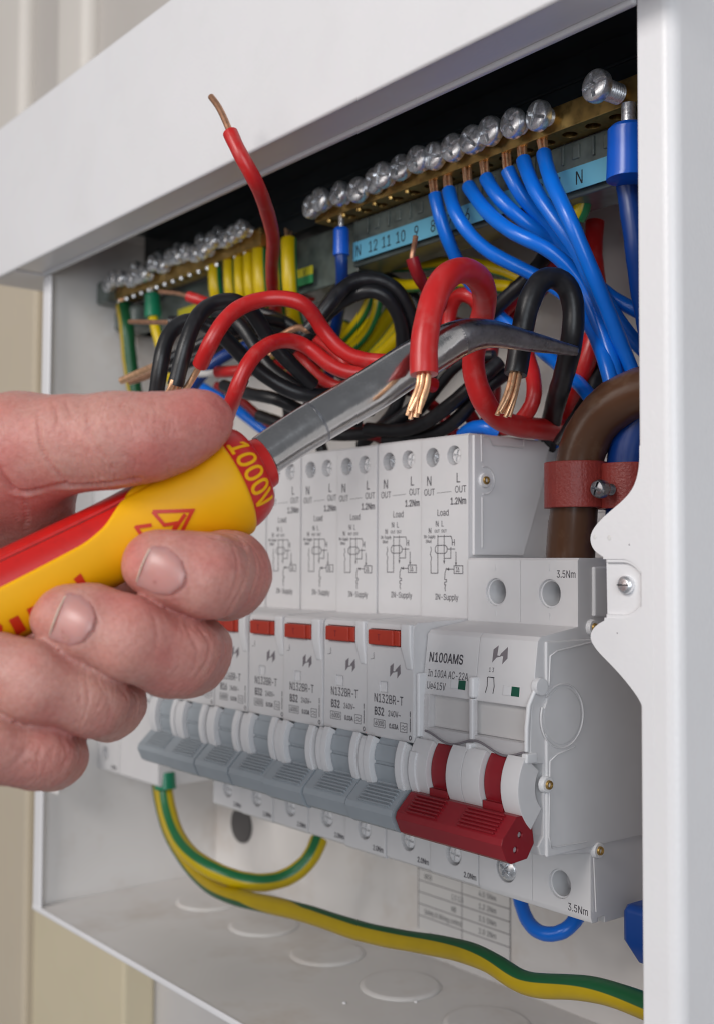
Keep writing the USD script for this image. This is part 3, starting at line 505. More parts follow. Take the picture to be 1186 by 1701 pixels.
# ------------------------------------------------------------------ wires: pixel path + depth (Y plane in mm, or distance from the camera)
def path(pts, mode): return np.array([PY(*p) if mode == 'Y' else PD(*p) for p in pts])
def wire(name, pts, r, mtl, label, group=None, mode='Y', bare=None, bare_m='copper', bare_r=None, strands=0, where=0, sides=18, ref=None, twist=None, category='wire', rough=.0, sleeve=None, bare_mode=None):
    P = path(pts, mode); Q, s, t = spline(P, max(.6, r*.55))
    T = thing(name, label, category, Q.min(0)*[0, 0, 1] + Q.mean(0)*[1, 1, 0], group)
    k = np.linspace(0, 1, len(Q)); wob = r*(1 + .018*np.sin(k*37+len(pts)) + .012*np.sin(k*91))
    m, st = sweep(Q, wob, sides, ref, round_end=.06, twist=twist)
    part(T, 'insulation', m, mtl, 42 if 'yg' not in mtl else True, st if 'yg' in mtl else None)
    if bare:
        B = path(bare, bare_mode or mode); end = Q[0] if where == 0 else Q[-1]; d = (Q[0]-Q[2]) if where == 0 else (Q[-1]-Q[-3]); d /= np.linalg.norm(d)
        B = np.vstack([end - d*1.2, end, B]) if len(B) < 3 else np.vstack([end - d*1.2, B])
        br = bare_r or r*.5
        if not strands:
            b, _, _ = spline(B, .5); part(T, 'bare_conductor', sweep(b, br, 14, round_end=.3)[0], bare_m, 45)
        else:
            a = np.cross(d, [0, 0, 1.]); a /= np.linalg.norm(a); c = np.cross(a, d)
            for i in range(strands):
                g = (0, 0) if i == 0 else (math.cos(i*2*math.pi/(strands-1)), math.sin(i*2*math.pi/(strands-1)))
                off = (a*g[0] + c*g[1])*br*2.1
                BB = B + off; BB[-1] += off*rs.uniform(.0, .45) + np.array([rs.uniform(-.4, .4), rs.uniform(-.3, .3), rs.uniform(-1.0, .5)])
                BB[-2] += off*.1
                b, _, _ = spline(BB, .5); part(T, 'copper_strand', sweep(b, br, 10, round_end=.2)[0], bare_m, 45)
    return T
def stub(u, v, Y, up=(0, .4, 1.0), L=6): return PY(u, v, Y) + np.array(up)*L
# seven neutral wires into the bar: strands go up into it
NBL = [('leftmost blue wire of the neutral bar, passing behind the red loop', [(721, 316, 3), (732, 365, 2), (752, 418, 6), (782, 472, 14), (826, 522, 20), (878, 565, 24), (932, 610, 22), (985, 668, 16), (1003, 720, 12)]),
       ('second blue wire from the left, bending right under the black loop', [(744, 309, 3), (760, 360, 0), (800, 408, 3), (850, 438, 8), (905, 466, 14), (955, 505, 14), (990, 560, 10), (1012, 625, 8), (1024, 700, 8)]),
       ('third blue wire from the left, with a long sagging curve', [(777, 302, 3), (806, 348, -1), (857, 388, -2), (912, 416, 2), (962, 467, 8), (998, 545, 10), (1020, 615, 10), (1035, 700, 12)]),
       ('fourth blue wire from the left, bent sharply right', [(806, 288, 3), (826, 325, 1), (868, 365, 4), (918, 402, 12), (970, 452, 22), (1015, 492, 27), (1066, 520, 30), (1100, 540, 32)]),
       ('fifth blue wire, the thin one starting before the double pair', [(842, 275, 3), (862, 318, 3), (893, 356, 7), (932, 402, 13), (978, 458, 20), (1020, 520, 25), (1062, 575, 28), (1100, 610, 30)]),
       ('sixth blue wire, second from the right at the bar', [(868, 258, 3), (884, 305, 0), (915, 355, 0), (955, 412, 3), (992, 490, 8), (1020, 560, 14), (1050, 630, 20), (1075, 690, 24)]),
       ('rightmost blue wire of the neutral bar, nearest its large free screw', [(902, 248, 3), (914, 295, -2), (940, 352, -4), (970, 420, -1), (1003, 500, 5), (1033, 575, 11), (1058, 640, 15), (1080, 700, 18)])]
for lab, pts in NBL:
    u, v, Y = pts[0]; e = PY(u, v, Y)
    pts = [(u+1, v+7, 1.0), (pts[1][0], pts[1][1], pts[1][2]-.5)] + pts[2:]
    wire('blue_wire', pts, 1.85, 'blue', lab, 'blue wires in the neutral bar', bare=[(u-1, v-10, 1.4), (u-3, v-30, 2)], strands=6, bare_r=.4, ref=(-.6, -1, .2))
def ferrule(T, p, q, r0, r1, mtl, pin=True, up=6):
    part(T, 'crimp_sleeve', sweep(np.linspace(p, q, 14), np.r_[r1*.8, np.full(3, r1), np.linspace(r1, r0, 10)], 22, round_end=.1)[0], mtl, 40)
    if pin: d = (p-q)/np.linalg.norm(p-q); part(T, 'crimp_pin', sweep(np.linspace(p-d, p+d*up, 8), r1*.36, 14)[0], 'zinc', 40)
T = wire('blue_wire', [(567, 415, 2), (568, 450, 3), (566, 500, 10), (555, 560, 18), (545, 640, 24)], 1.9, 'blue_dark', 'dark blue wire with a bright blue crimp sleeve left of the number label')
ferrule(T, PY(567, 378, 2), PY(567, 424, 2), 2.45, 2.35, 'blue_sleeve')
T = wire('blue_cable', [(1040, 285, 2), (1046, 330, 3), (1056, 400, 4), (1066, 480, 8), (1080, 560, 14), (1085, 640, 20)], 2.7, 'blue_dark', 'thick dark blue cable behind the right lip with a large blue sleeve', category='cable')
ferrule(T, PY(1044, 208, -1), PY(1044, 298, -1), 5.0, 4.7, 'blue_sleeve', up=5)
# earth wires
YGL = ['first yellow and green wire of the bundle from the left', 'second yellow and green wire of the bundle, mostly yellow', 'third yellow and green wire of the bundle in the middle', 'fourth yellow and green wire of the bundle, with a green edge', 'fifth yellow and green wire of the bundle, left of the long red wire', 'sixth yellow and green wire of the bundle, behind the long red wire', 'rightmost yellow and green wire of the bundle, right of the long red wire']
for i, (u, v, r) in enumerate([(357, 432, 2.4), (381, 434, 2.0), (398, 434, 1.9), (414, 430, 2.0), (432, 420, 2.6), (456, 410, 2.3), (480, 404, 2.5)]):
    wire('earth_wire', [(u, v-6, 3), (u+1, v+40, 2), (u+5, 500, 4), (u+14, 540, 10), (u+40, 585, 18), (u+90, 612, 24), (u+150, 590+6*(i % 3), 28), (u+190+8*i, 545-8*i, 30)], r, 'yg', YGL[i], 'yellow and green wires hanging from the earth bar', bare=[(u-1, v-13, 3.4), (u-2, v-24, 4)], strands=4, bare_r=.4, ref=(-.9+.3*(i % 4), -1, .1))
wire('earth_wire', [(205, 508, 2), (211, 545, 1), (216, 600, 2), (226, 660, 4), (236, 740, 8)], 2.9, 'yg_half', 'leftmost yellow and green wire with a splayed bright copper end', bare=[(205, 498, 2), (205, 480, 2)], strands=7, bare_r=.55, ref=(-1, -.25, 0))
T = wire('earth_wire', [(254, 520, 2), (262, 555, 2), (275, 600, 4), (292, 650, 8)], 2.0, 'yg', 'yellow and green wire with a green crimp sleeve next to the splayed copper end', ref=(-.4, -1, 0))
ferrule(T, PY(253, 487, 2), PY(255, 527, 2), 3.3, 2.9, 'green_sleeve', up=3)
for lab, pts, r in (('yellow and green wire curving in a loop behind the black rings', [(476, 600, 20), (520, 612, 22), (575, 585, 24), (615, 540, 24), (628, 495, 24), (622, 450, 26)], 1.6),
                    ('yellow and green wire arching to the upper right inside the loop', [(500, 590, 24), (545, 578, 26), (585, 545, 27), (612, 500, 28), (620, 445, 30)], 1.6),
                    ('yellow and green wire lying level beneath the number label', [(640, 470, 22), (690, 474, 22), (740, 468, 22), (800, 472, 24), (850, 478, 26)], 2.0),
                    ('upper yellow and green wire beneath the number label, next to the bare dark red end', [(650, 442, 26), (700, 440, 26), (750, 436, 26), (830, 448, 28), (880, 470, 30)], 1.9),
                    ('short yellow and green wire end at the right, over the thick red wire', [(958, 362, 14), (966, 345, 14), (968, 325, 14)], 2.2)):
    wire('earth_wire', pts, r, 'yg', lab, ref=(0, -.3, 1))
wire('earth_cable', [(273, 1300, 5), (277, 1335, 4), (292, 1385, 2), (328, 1430, 0), (378, 1456, 4), (430, 1467, 12), (482, 1455, 22), (516, 1425, 28), (530, 1395, 32)], 3.0, 'yg_line', 'thick yellow and green cable looping under the breakers, green collar at its top', ref=(-.6, .75, -.5), category='cable')
E_ = wire('earth_cable', [(264, 1300, 9), (279, 1372, 9), (318, 1440, 8), (372, 1484, 4), (440, 1502, 4), (520, 1522, 4), (600, 1548, 3), (690, 1566, 2), (770, 1582, 0), (825, 1606, -2), (868, 1632, -3), (930, 1640, -4), (1000, 1648, -6), (1090, 1680, -8)], 2.75, 'yg_half', 'thick yellow and green cable running along the bottom of the box to the right', ref=(0, -.24, -1), twist=([0, .3, .42, .8, 1], [2.6, 2.4, .2, -.2, -.5]), category='cable')
part(_gc := thing('green_collar', 'small dark green collar round the top of the looping earth cable', 'collar', PY(274, 1310, 4)), 'collar', sweep(np.linspace(PY(274, 1283, 4.5), PY(275, 1311, 4.5), 6), 4.0, 20)[0], 'green_sleeve', 40)
# red wires
RD = 'red wires with cut ends in the box'
wire('red_wire', [(383, 220, -55), (398, 252, -54), (422, 296, -50), (442, 345, -40), (454, 395, -28), (452, 440, -16), (455, 490, -4), (462, 530, 8), (470, 580, 20)], 1.95, 'red', 'long red wire standing up past the top cover with a bare dull copper end', bare=[(376, 203, -55), (364, 178, -55), (351, 160, -55)], bare_m='copper_dull', bare_r=.85)
wire('red_wire', [(333, 606, -58), (350, 570, -58), (378, 527, -54), (415, 503, -48), (458, 495, -42), (505, 506, -36), (535, 545, -30), (575, 586, -25), (625, 600, -20), (680, 600, -14), (740, 600, 0)], 2.05, 'red', 'red wire arching above the thumb with a straight bright copper end', bare=[(327, 617, -58), (312, 642, -59), (299, 661, -60)], bare_r=.85)
wire('red_wire', [(378, 690, -48), (392, 650, -52), (412, 605, -50), (440, 576, -45), (475, 565, -38), (510, 576, -32), (545, 603, -28), (580, 618, -24), (640, 622, -16), (720, 640, 0)], 2.0, 'red', 'red wire curving down behind the thumb tip, black mark near its end')
wire('red_wire', [(313, 492, -20), (345, 503, -16), (385, 520, -8), (440, 545, 6), (500, 580, 16)], 1.75, 'red', 'red wire lying flat with a dull copper end pointing left', bare=[(300, 488, -20), (266, 484, -20)], bare_m='copper_dull', bare_r=.7)
wire('red_wire', [(362, 618, -14), (400, 616, -12), (440, 612, -6), (500, 600, 6), (560, 610, 18)], 1.9, 'red', 'red wire behind the arching one, pale stripped end to the left', bare=[(350, 620, -14), (330, 621, -14)], bare_m='paper', bare_r=1.1)
wire('red_wire', [(684, 428, -6), (692, 452, -4), (708, 478, 2), (730, 500, 10), (750, 540, 18)], 1.75, 'red_dark', 'dark red wire with a short bare end sticking up at the number 9', bare=[(686, 415, -6), (690, 392, -7)], bare_m='copper_dull', bare_r=.75)
wire('red_cable', [(704, 622, 228), (704, 575, 229), (714, 515, 231), (737, 464, 236), (772, 449, 244), (800, 472, 254), (803, 515, 264), (791, 562, 272), (786, 610, 276), (800, 660, 278), (836, 700, 286), (895, 712, 298), (930, 718, 308)], 2.8, 'red', 'thick red cable looping over the screwdriver with seven copper strands', mode='Z', bare=[(702, 640, 227.6), (694, 664, 227), (687, 686, 227)], strands=7, bare_r=.5, category='cable', sides=24)
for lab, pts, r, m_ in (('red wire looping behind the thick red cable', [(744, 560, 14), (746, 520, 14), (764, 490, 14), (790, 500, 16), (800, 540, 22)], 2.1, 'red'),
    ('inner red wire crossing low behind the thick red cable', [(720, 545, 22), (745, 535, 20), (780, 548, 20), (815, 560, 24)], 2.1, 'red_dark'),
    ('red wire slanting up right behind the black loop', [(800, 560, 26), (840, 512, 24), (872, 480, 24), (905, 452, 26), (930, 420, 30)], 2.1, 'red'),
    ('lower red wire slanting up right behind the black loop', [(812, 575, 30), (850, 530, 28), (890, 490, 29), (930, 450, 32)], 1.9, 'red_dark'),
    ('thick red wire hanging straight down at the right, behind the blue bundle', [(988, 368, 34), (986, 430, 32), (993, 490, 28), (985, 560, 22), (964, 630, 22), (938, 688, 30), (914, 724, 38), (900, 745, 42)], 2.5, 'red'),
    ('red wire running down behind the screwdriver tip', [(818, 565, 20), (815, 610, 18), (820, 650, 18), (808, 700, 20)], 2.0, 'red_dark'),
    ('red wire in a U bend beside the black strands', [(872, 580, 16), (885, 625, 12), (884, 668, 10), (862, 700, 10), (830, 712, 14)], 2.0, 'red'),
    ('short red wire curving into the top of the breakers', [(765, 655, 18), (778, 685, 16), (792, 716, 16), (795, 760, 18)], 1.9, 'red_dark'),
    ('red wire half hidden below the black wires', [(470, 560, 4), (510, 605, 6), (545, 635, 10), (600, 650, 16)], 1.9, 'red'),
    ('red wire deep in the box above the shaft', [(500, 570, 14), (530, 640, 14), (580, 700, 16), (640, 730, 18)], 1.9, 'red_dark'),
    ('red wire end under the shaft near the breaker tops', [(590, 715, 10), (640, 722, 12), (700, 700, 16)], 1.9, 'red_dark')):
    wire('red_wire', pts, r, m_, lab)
# black wires
for lab, pts, r, kw in (
    ('leftmost black wire bending down behind the thumb', [(258, 668, -60), (268, 600, -60), (284, 552, -57), (316, 533, -52), (358, 548, -46), (402, 590, -38), (450, 630, -30), (505, 655, -22), (565, 655, -12)], 2.15, {}),
    ('black wire arching beside the leftmost one with a copper stub', [(292, 640, -62), (304, 592, -61), (322, 538, -58), (350, 507, -52), (388, 500, -46), (420, 520, -40), (446, 560, -34), (480, 600, -28), (520, 640, -20)], 2.1, dict(bare=[(289, 648, -62), (281, 662, -62)], bare_r=.75, strands=3)),
    ('black wire lying flat, long dull copper end pointing left', [(282, 535, -34), (330, 536, -28), (390, 536, -20), (450, 532, -8), (500, 555, 6)], 2.0, dict(bare=[(270, 535, -34), (216, 534, -34)], bare_m='copper_dull', bare_r=.8)),
    ('black wire with a bright copper end pointing lower left over the thumb', [(262, 606, -40), (305, 585, -34), (355, 562, -28), (420, 545, -16), (480, 560, -2)], 1.7, dict(bare=[(250, 611, -40), (202, 632, -42)], bare_r=1.15)),
    ('black wire below it, blunt copper end over the thumb', [(268, 612, -30), (320, 600, -24), (390, 560, -16), (440, 556, -6), (500, 590, 6)], 1.6, dict(bare=[(255, 620, -30), (216, 634, -31)], bare_m='copper_dull', bare_r=1.05)),
    ('outer black wire of the two rings in the middle', [(512, 548, -22), (545, 508, -18), (580, 472, -12), (620, 464, -6), (658, 482, 0), (684, 530, 6), (690, 590, 12), (680, 650, 18)], 2.1, dict(bare=[(500, 544, -22), (464, 560, -24)], bare_m='copper_dull', bare_r=1.0)),
    ('inner black wire of the two rings in the middle', [(500, 570, -14), (540, 525, -12), (580, 494, -10), (622, 484, -6), (652, 506, -1), (668, 552, 4), (664, 600, 8), (650, 650, 14)], 2.0, {}),
    ('black wire sloping down to the right below the arching red wire', [(345, 512, -28), (400, 540, -26), (440, 600, -22), (490, 640, -18), (550, 668, -10), (620, 680, 2)], 2.0, {}),
    ('black wire curving low towards the middle, just over the thumb tip', [(372, 640, -20), (420, 655, -20), (465, 665, -18), (520, 690, -8), (600, 700, 6)], 1.9, {}),
    ('black wire under the shaft, upper one', [(610, 712, 8), (680, 712, 8), (740, 678, 6), (785, 640, 8), (830, 600, 14)], 2.0, {}),
    ('black wire under the shaft, lower one', [(640, 730, 12), (710, 722, 12), (765, 690, 10), (800, 650, 12), (840, 620, 18)], 2.0, {}),
    ('black wire dropping behind the shaft to the breaker tops', [(668, 640, 12), (655, 680, 12), (625, 715, 14), (600, 740, 16)], 1.9, {}),
    ('black wire hanging straight down between red wires', [(452, 600, 6), (470, 640, 8), (480, 700, 10), (470, 760, 14)], 1.9, {}),
    ('black wire slanting to the upper right behind the black loop', [(815, 520, 18), (845, 490, 18), (880, 458, 20), (905, 425, 24)], 2.1, {}),
    ('black wire behind the thick red wire at the right', [(1004, 560, 30), (992, 630, 24), (962, 690, 20), (930, 740, 18)], 2.2, {}),
    ('black wire behind the crowd of red and yellow wires', [(560, 470, 24), (610, 452, 26), (660, 470, 26), (690, 500, 26), (700, 560, 28)], 1.9, {})):
    wire('black_wire', pts, r, 'black', lab, **kw)
wire('black_cable', [(856, 622, 262), (862, 585, 263), (870, 535, 264), (884, 488, 265), (908, 462, 267), (938, 472, 269), (952, 512, 270), (949, 565, 271), (937, 620, 280), (922, 672, 295), (911, 722, 308), (907, 752, 314)], 2.65, 'black', 'thick black cable looped over the screwdriver tip with splayed copper strands', mode='Z', bare=[(854, 632, 261), (848, 655, 260), (833, 686, 259)], strands=7, bare_r=.5, category='cable', sides=24)
# deep blue wires on the left, behind the black ones, and blue ends in the breakers
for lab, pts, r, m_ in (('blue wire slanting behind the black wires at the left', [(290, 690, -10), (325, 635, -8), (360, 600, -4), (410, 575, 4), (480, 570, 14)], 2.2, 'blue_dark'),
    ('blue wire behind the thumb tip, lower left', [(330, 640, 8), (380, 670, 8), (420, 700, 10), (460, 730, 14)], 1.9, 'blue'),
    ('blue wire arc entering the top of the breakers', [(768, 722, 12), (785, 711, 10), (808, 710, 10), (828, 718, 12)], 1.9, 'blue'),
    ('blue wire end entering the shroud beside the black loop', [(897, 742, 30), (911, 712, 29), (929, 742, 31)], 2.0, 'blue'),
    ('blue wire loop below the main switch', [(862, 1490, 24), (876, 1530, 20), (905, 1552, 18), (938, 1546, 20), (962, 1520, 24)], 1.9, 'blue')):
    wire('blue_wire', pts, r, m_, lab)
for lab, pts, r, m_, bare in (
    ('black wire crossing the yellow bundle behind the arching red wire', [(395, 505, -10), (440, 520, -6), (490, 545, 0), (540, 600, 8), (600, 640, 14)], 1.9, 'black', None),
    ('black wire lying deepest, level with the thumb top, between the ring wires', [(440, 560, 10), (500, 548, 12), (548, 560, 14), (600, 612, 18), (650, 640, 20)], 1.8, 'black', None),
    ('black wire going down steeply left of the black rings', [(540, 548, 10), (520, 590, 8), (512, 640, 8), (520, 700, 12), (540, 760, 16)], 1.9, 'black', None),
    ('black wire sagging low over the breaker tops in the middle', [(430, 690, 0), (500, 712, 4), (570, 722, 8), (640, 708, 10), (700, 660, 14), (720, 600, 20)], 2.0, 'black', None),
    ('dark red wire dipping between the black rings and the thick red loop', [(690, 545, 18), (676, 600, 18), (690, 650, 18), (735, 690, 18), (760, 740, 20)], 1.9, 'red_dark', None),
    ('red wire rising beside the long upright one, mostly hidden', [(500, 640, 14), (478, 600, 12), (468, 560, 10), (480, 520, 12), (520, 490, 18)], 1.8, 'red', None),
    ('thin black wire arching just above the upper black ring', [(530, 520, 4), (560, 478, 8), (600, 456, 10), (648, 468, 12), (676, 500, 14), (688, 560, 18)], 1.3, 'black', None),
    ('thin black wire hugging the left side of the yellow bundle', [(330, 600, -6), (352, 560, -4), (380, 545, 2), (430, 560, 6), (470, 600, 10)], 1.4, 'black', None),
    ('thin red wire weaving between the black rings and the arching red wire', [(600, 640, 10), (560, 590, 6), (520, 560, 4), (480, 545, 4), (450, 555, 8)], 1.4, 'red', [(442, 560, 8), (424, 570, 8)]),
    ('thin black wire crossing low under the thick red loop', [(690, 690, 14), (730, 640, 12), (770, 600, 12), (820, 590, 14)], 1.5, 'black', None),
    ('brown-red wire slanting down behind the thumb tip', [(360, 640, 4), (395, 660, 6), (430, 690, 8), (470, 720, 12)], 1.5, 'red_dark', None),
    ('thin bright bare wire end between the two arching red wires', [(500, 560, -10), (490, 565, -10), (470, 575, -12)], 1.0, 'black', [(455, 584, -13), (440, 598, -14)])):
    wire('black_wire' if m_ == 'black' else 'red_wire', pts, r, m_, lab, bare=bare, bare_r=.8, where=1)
wire('brown_cable', [(1130, 640, 10), (1085, 645, 9), (1040, 660, 8), (998, 692, 7), (970, 740, 6.5), (957, 800, 6.5), (952, 860, 7), (948, 910, 7.5), (946, 935, 8)], 5.75, 'brown', 'thick brown cable bending down into the main switch', category='cable', sides=30)
part('/World/brown_cable', 'cut_sheath', sweep(np.linspace(PY(951, 868, 7.4), PY(947, 925, 8), 6), 5.95, 28)[0], 'brown', 45)
wire('blue_cable', [(1120, 660, 16), (1075, 690, 15), (1052, 740, 14), (1046, 800, 14), (1046, 880, 14), (1046, 960, 15)], 5.6, 'blue_dark', 'thick blue cable behind the brown one, going down into the main switch', category='cable', sides=26)
q0, q1 = PY(1031, 1530, 6), PY(1040, 1596, 6)
tb_ = thing('blue_terminal_block', 'dark blue block below the main switch at the right lip', 'terminal block', q1); part(tb_, 'housing', m3.Manifold.batch_hull([rbx(q0[0], 33, 6, 20, q0[2]-6, q0[2]+4, 1.8), rbx(q0[0]+1.6, 33, 7, 20, q1[2], q0[2]-5, 2.2)]), 'blue_block', 40)
# double cable clamp: two saddles and a screw between them
ck = thing('cable_clamp', 'brick red plastic double clamp holding the brown and blue cables', 'clamp', PY(985, 850, 5))
a_, b_ = PY(957, 806, 6.7), PY(1046, 812, 14)
def saddle(c, r, z0, z1, a0, a1):
    t = np.radians(np.linspace(a0, a1, 26)); o = [(c[0]+r*math.cos(q), c[1]+r*math.sin(q)) for q in t]; i = [(c[0]+(r-1.6)*math.cos(q), c[1]+(r-1.6)*math.sin(q)) for q in t[::-1]]
    v, f = arr(poly_ext(Polygon(o+i).buffer(-.25).buffer(.25), z1-z0)); return (np.c_[v[:, 0], v[:, 1], v[:, 2]+z0], f)
part(ck, 'saddle', saddle(a_, 7.7, a_[2]-5.6, a_[2]+5.4, 150, 385), 'clamp', 50); part(ck, 'saddle', saddle(b_, 7.7, a_[2]-5.9, a_[2]+4.8, 165, 390), 'clamp', 50)
part(ck, 'clamp_web', rbx(a_[0]-9.5, b_[0]+2, a_[1]+1.5, a_[1]+4, a_[2]-5.4, a_[2]+5.0, .6), 'clamp', 40)
bar_screw(ck, PY(996, 812, 2) + np.array([0, -1.0, 0]), 2.2, 4, 20, (0, 0), 'dark_steel')
rm = '/World/red_wire_002'
P = path([(398, 636, -51.5), (401.5, 627, -51.2)], 'Y'); part(rm, 'black_mark', sweep(np.linspace(P[0], P[1], 5), 2.06, 18)[0], 'black', 45)
# ------------------------------------------------------------------ screwdriver
A_, B_ = PD(444, 766, 225), PD(-70, 1028, 203)
WAX = (A_ - B_)/np.linalg.norm(A_ - B_)                          # from the butt to the tip
E1 = -FWD - WAX*(-FWD@WAX); E1 /= np.linalg.norm(E1); E2 = np.cross(WAX, E1)
if E2@UPV < 0: E2 = -E2
RS = PchipInterpolator([0, 2.4, 2.9, 3.1, 4.2, 5.5, 8.5, 10.0, 12.5, 16, 21, 27, 34, 55, 80, 96, 100], [4.9, 5.3, 5.3, 7.7, 9.0, 9.7, 10.5, 10.6, 10.35, 9.5, 8.6, 8.15, 8.0, 8.4, 9.2, 9.6, 9.0])
def hsurf(s, phi, h=0.0, facet=True):
    s, phi = np.broadcast_arrays(np.asarray(s, float), np.asarray(phi, float)); r = RS(np.clip(s, 0, 100)) + h
    if facet:                                                   # flat red top facets behind the flare, with a groove between them
        k = np.clip((s-17)/10, 0, 1); d = np.degrees(phi)
        r = r*(1 - .03*k*(1+np.cos(4*phi+.4)))
        r = r - k*.55*np.exp(-((d-40)/2.2)**2) - k*.3*np.exp(-((d-105)/3.)**2)
    return A_ - s[..., None]*WAX + r[..., None]*(np.cos(phi)[..., None]*E1 + np.sin(phi)[..., None]*E2)
def grid(Pt, closed=True):
    n, m = Pt.shape[:2]; i, j = np.meshgrid(np.arange(n-1), np.arange(m if closed else m-1), indexing='ij'); k = (j+1) % m
    q = np.stack([i*m+j, i*m+k, (i+1)*m+k, (i+1)*m+j], -1).reshape(-1, 4); return Pt.reshape(-1, 3), np.vstack([q[:, [0, 1, 2]], q[:, [0, 2, 3]]])
sd_ = thing('screwdriver', 'red and yellow insulated screwdriver with a bent chrome shaft, held in the hand', 'screwdriver', (A_+B_)/2)
ss = np.r_[np.linspace(0, 3.4, 10), np.linspace(3.6, 99, 150), 99.6, 100]; ph = np.linspace(0, 2*np.pi, 160, endpoint=False)
G = hsurf(ss[:, None], ph[None, :]); G[0] = A_ + (G[0]-A_)*.86
v, f = grid(G); n = len(v); c0, c1 = len(v), len(v)+1; v = np.vstack([v, A_, A_-100.4*WAX]); m = len(ph)
f = np.vstack([f, [[c0, (j+1) % m, j] for j in range(m)], [[c1, n-m+j, n-m+(j+1) % m] for j in range(m)]])
core = trimesh.Trimesh(v, f, process=False)
if core.volume < 0: core.invert()
hd = part(sd_, 'handle', core, 'handle_red', 50)
PT = PchipInterpolator([8, 10, 14, 18, 22, 26, 31, 36, 41, 60, 100], np.radians([78, 82, 84, 83, 76, 58, 36, 16, 9, 7, 7]))
def rolled(ss_, lo, hi, hgt, nphi=70):
    rows = []
    for s in ss_:
        a, b = lo(s), hi(s); t = np.linspace(0, 1, nphi); phi = a + (b-a)*t; e = np.minimum(t, 1-t)*(b-a)*float(RS(s)); end = min(s-ss_[0], ss_[-1]-s)
        h = hgt*np.sqrt(np.clip(1-(1-np.clip(np.minimum(e, end+.02)/.9, 0, 1))**2, 0, 1)) - .12
        rows.append(hsurf(np.full(nphi, s), phi, h))
    return grid(np.array(rows), False)
yl = trimesh.Trimesh(*rolled(np.r_[np.linspace(8.9, 12, 16), np.linspace(12.3, 97, 160)], lambda s: math.radians(-150), lambda s: float(PT(s)), .75), process=False)
ctr = A_ - WAX*40
if ((yl.triangles_center - (A_ + np.outer((yl.triangles_center-A_)@WAX, WAX)))*yl.face_normals).sum() < 0: yl.invert()
gp = part(sd_, 'grip', yl, 'handle_yellow', 50)
def on_handle(poly2d, fn, h):
    """a flat outline laid on the handle: fn maps its (x, y) to (s, phi)"""
    out_ = []
    for g in getattr(poly2d, 'geoms', [poly2d]):
        v, f = trimesh.creation.triangulate_polygon(g.simplify(.01).segmentize(.6), engine='earcut'); v = np.c_[v, np.zeros(len(v))]
        v, f = trimesh.remesh.subdivide_to_size(v, f, .8); s, phi = fn(v[:, :2]); t = hsurf(s, phi, h); b = hsurf(s, phi, h-.35)
        tm = trimesh.Trimesh(t, f, process=False); e = tm.outline() if False else None
        ed = tm.edges[trimesh.grouping.group_rows(tm.edges_sorted, require_count=1)]; k = len(t)
        ff = np.vstack([f, [[a, k+a, k+b_] for a, b_ in ed], [[a, k+b_, b_] for a, b_ in ed]]); out_.append((np.vstack([t, b]), ff))
    return cat(*out_)
def fix_out(m):
    m = trimesh.Trimesh(*m, process=False); c = A_ + np.outer((m.triangles_center-A_)@WAX, WAX); d = m.triangles_center - c; d /= np.linalg.norm(d, axis=1, keepdims=True)
    if ((d*m.face_normals).sum(1)*m.area_faces).sum() < 0: m.invert()
    return m
from PIL import Image, ImageDraw, ImageFont
def text_poly(t):                                               # outline of a text, capitals 1 high
    m = meshkit.text_mesh(t, 1.0, .01, True); top = m.faces[(m.triangles_center[:, 2] > .0099)]
    return union_all([Polygon(m.vertices[q][:, :2]).buffer(1e-4) for q in top]).buffer(-1e-4)
tp = text_poly('1000V'); tp = affinity.scale(affinity.translate(tp, -tp.bounds[0], 0), 13.2/(tp.bounds[2]-tp.bounds[0]), 4.0, origin=(0, 0))
part(hd, 'voltage_print', fix_out(on_handle(tp, lambda q: (8.3 - q[:, 1], math.radians(30) - q[:, 0]/9.3), .16)), 'handle_yellow', False)
# the double triangle and bits of lettering on the grip, from their outline
def px_to_h(q):
    s = np.zeros(len(q)); phi = np.zeros(len(q))
    from scipy.optimize import fsolve
    for i, (u, v) in enumerate(q):
        rel = np.array([u-444, v-766.]); s0 = (rel@np.array([-.872, .489]))/9.0; p0 = -math.asin(np.clip((rel@np.array([.489, .872]))/78, -.95, .95))
        s[i], phi[i] = fsolve(lambda x: proj(hsurf(x[0], x[1], .75)) - (u, v), (s0, p0), xtol=1e-4)
    return s, phi
tri = [[(254, 850), (320, 848), (299, 890)], [(254, 850), (273, 872), (293, 869), (284, 892)], [(225, 876), (252, 872)], [(225, 874), (243, 900)], [(308, 854), (290, 880)]]
tw = union_all([LineString(l).buffer(3.1, cap_style=2, join_style=2) for l in tri])
pieces = [tw, Polygon([(14, 1030), (30, 1022), (44, 1046), (28, 1056)]), Polygon([(44, 1012), (62, 1004), (66, 1018), (50, 1026)]), Polygon([(122, 962), (134, 952), (144, 970), (130, 972)]), Polygon([(-8, 1030), (4, 1040), (4, 1060), (-8, 1060)])]
def px_patch(g):
    vs = []
    for gg in getattr(g, 'geoms', [g]):
        v, f = trimesh.creation.triangulate_polygon(gg.segmentize(8), engine='earcut'); v3 = np.c_[v, np.zeros(len(v))]; v3, f = trimesh.remesh.subdivide_to_size(v3, f, 9); s, phi = px_to_h(v3[:, :2])
        vs.append((hsurf(s, phi, .80), f))
    return cat(*vs)
part(gp, 'voltage_sign', fix_out(px_patch(pieces[0])), 'handle_print', False)
for p_ in pieces[1:]: part(gp, 'moulded_letter', fix_out(px_patch(p_)), 'handle_print', False)
# dark seam lines along the red facets
for d in (40, 105):
    s_ = np.linspace(27, 96, 70); Q = hsurf(s_, np.full(70, math.radians(d)), .02); part(hd, 'handle_seam', sweep(Q, .16+.05*np.sin(s_*1.7)**2, 6)[0], 'dark_seam')
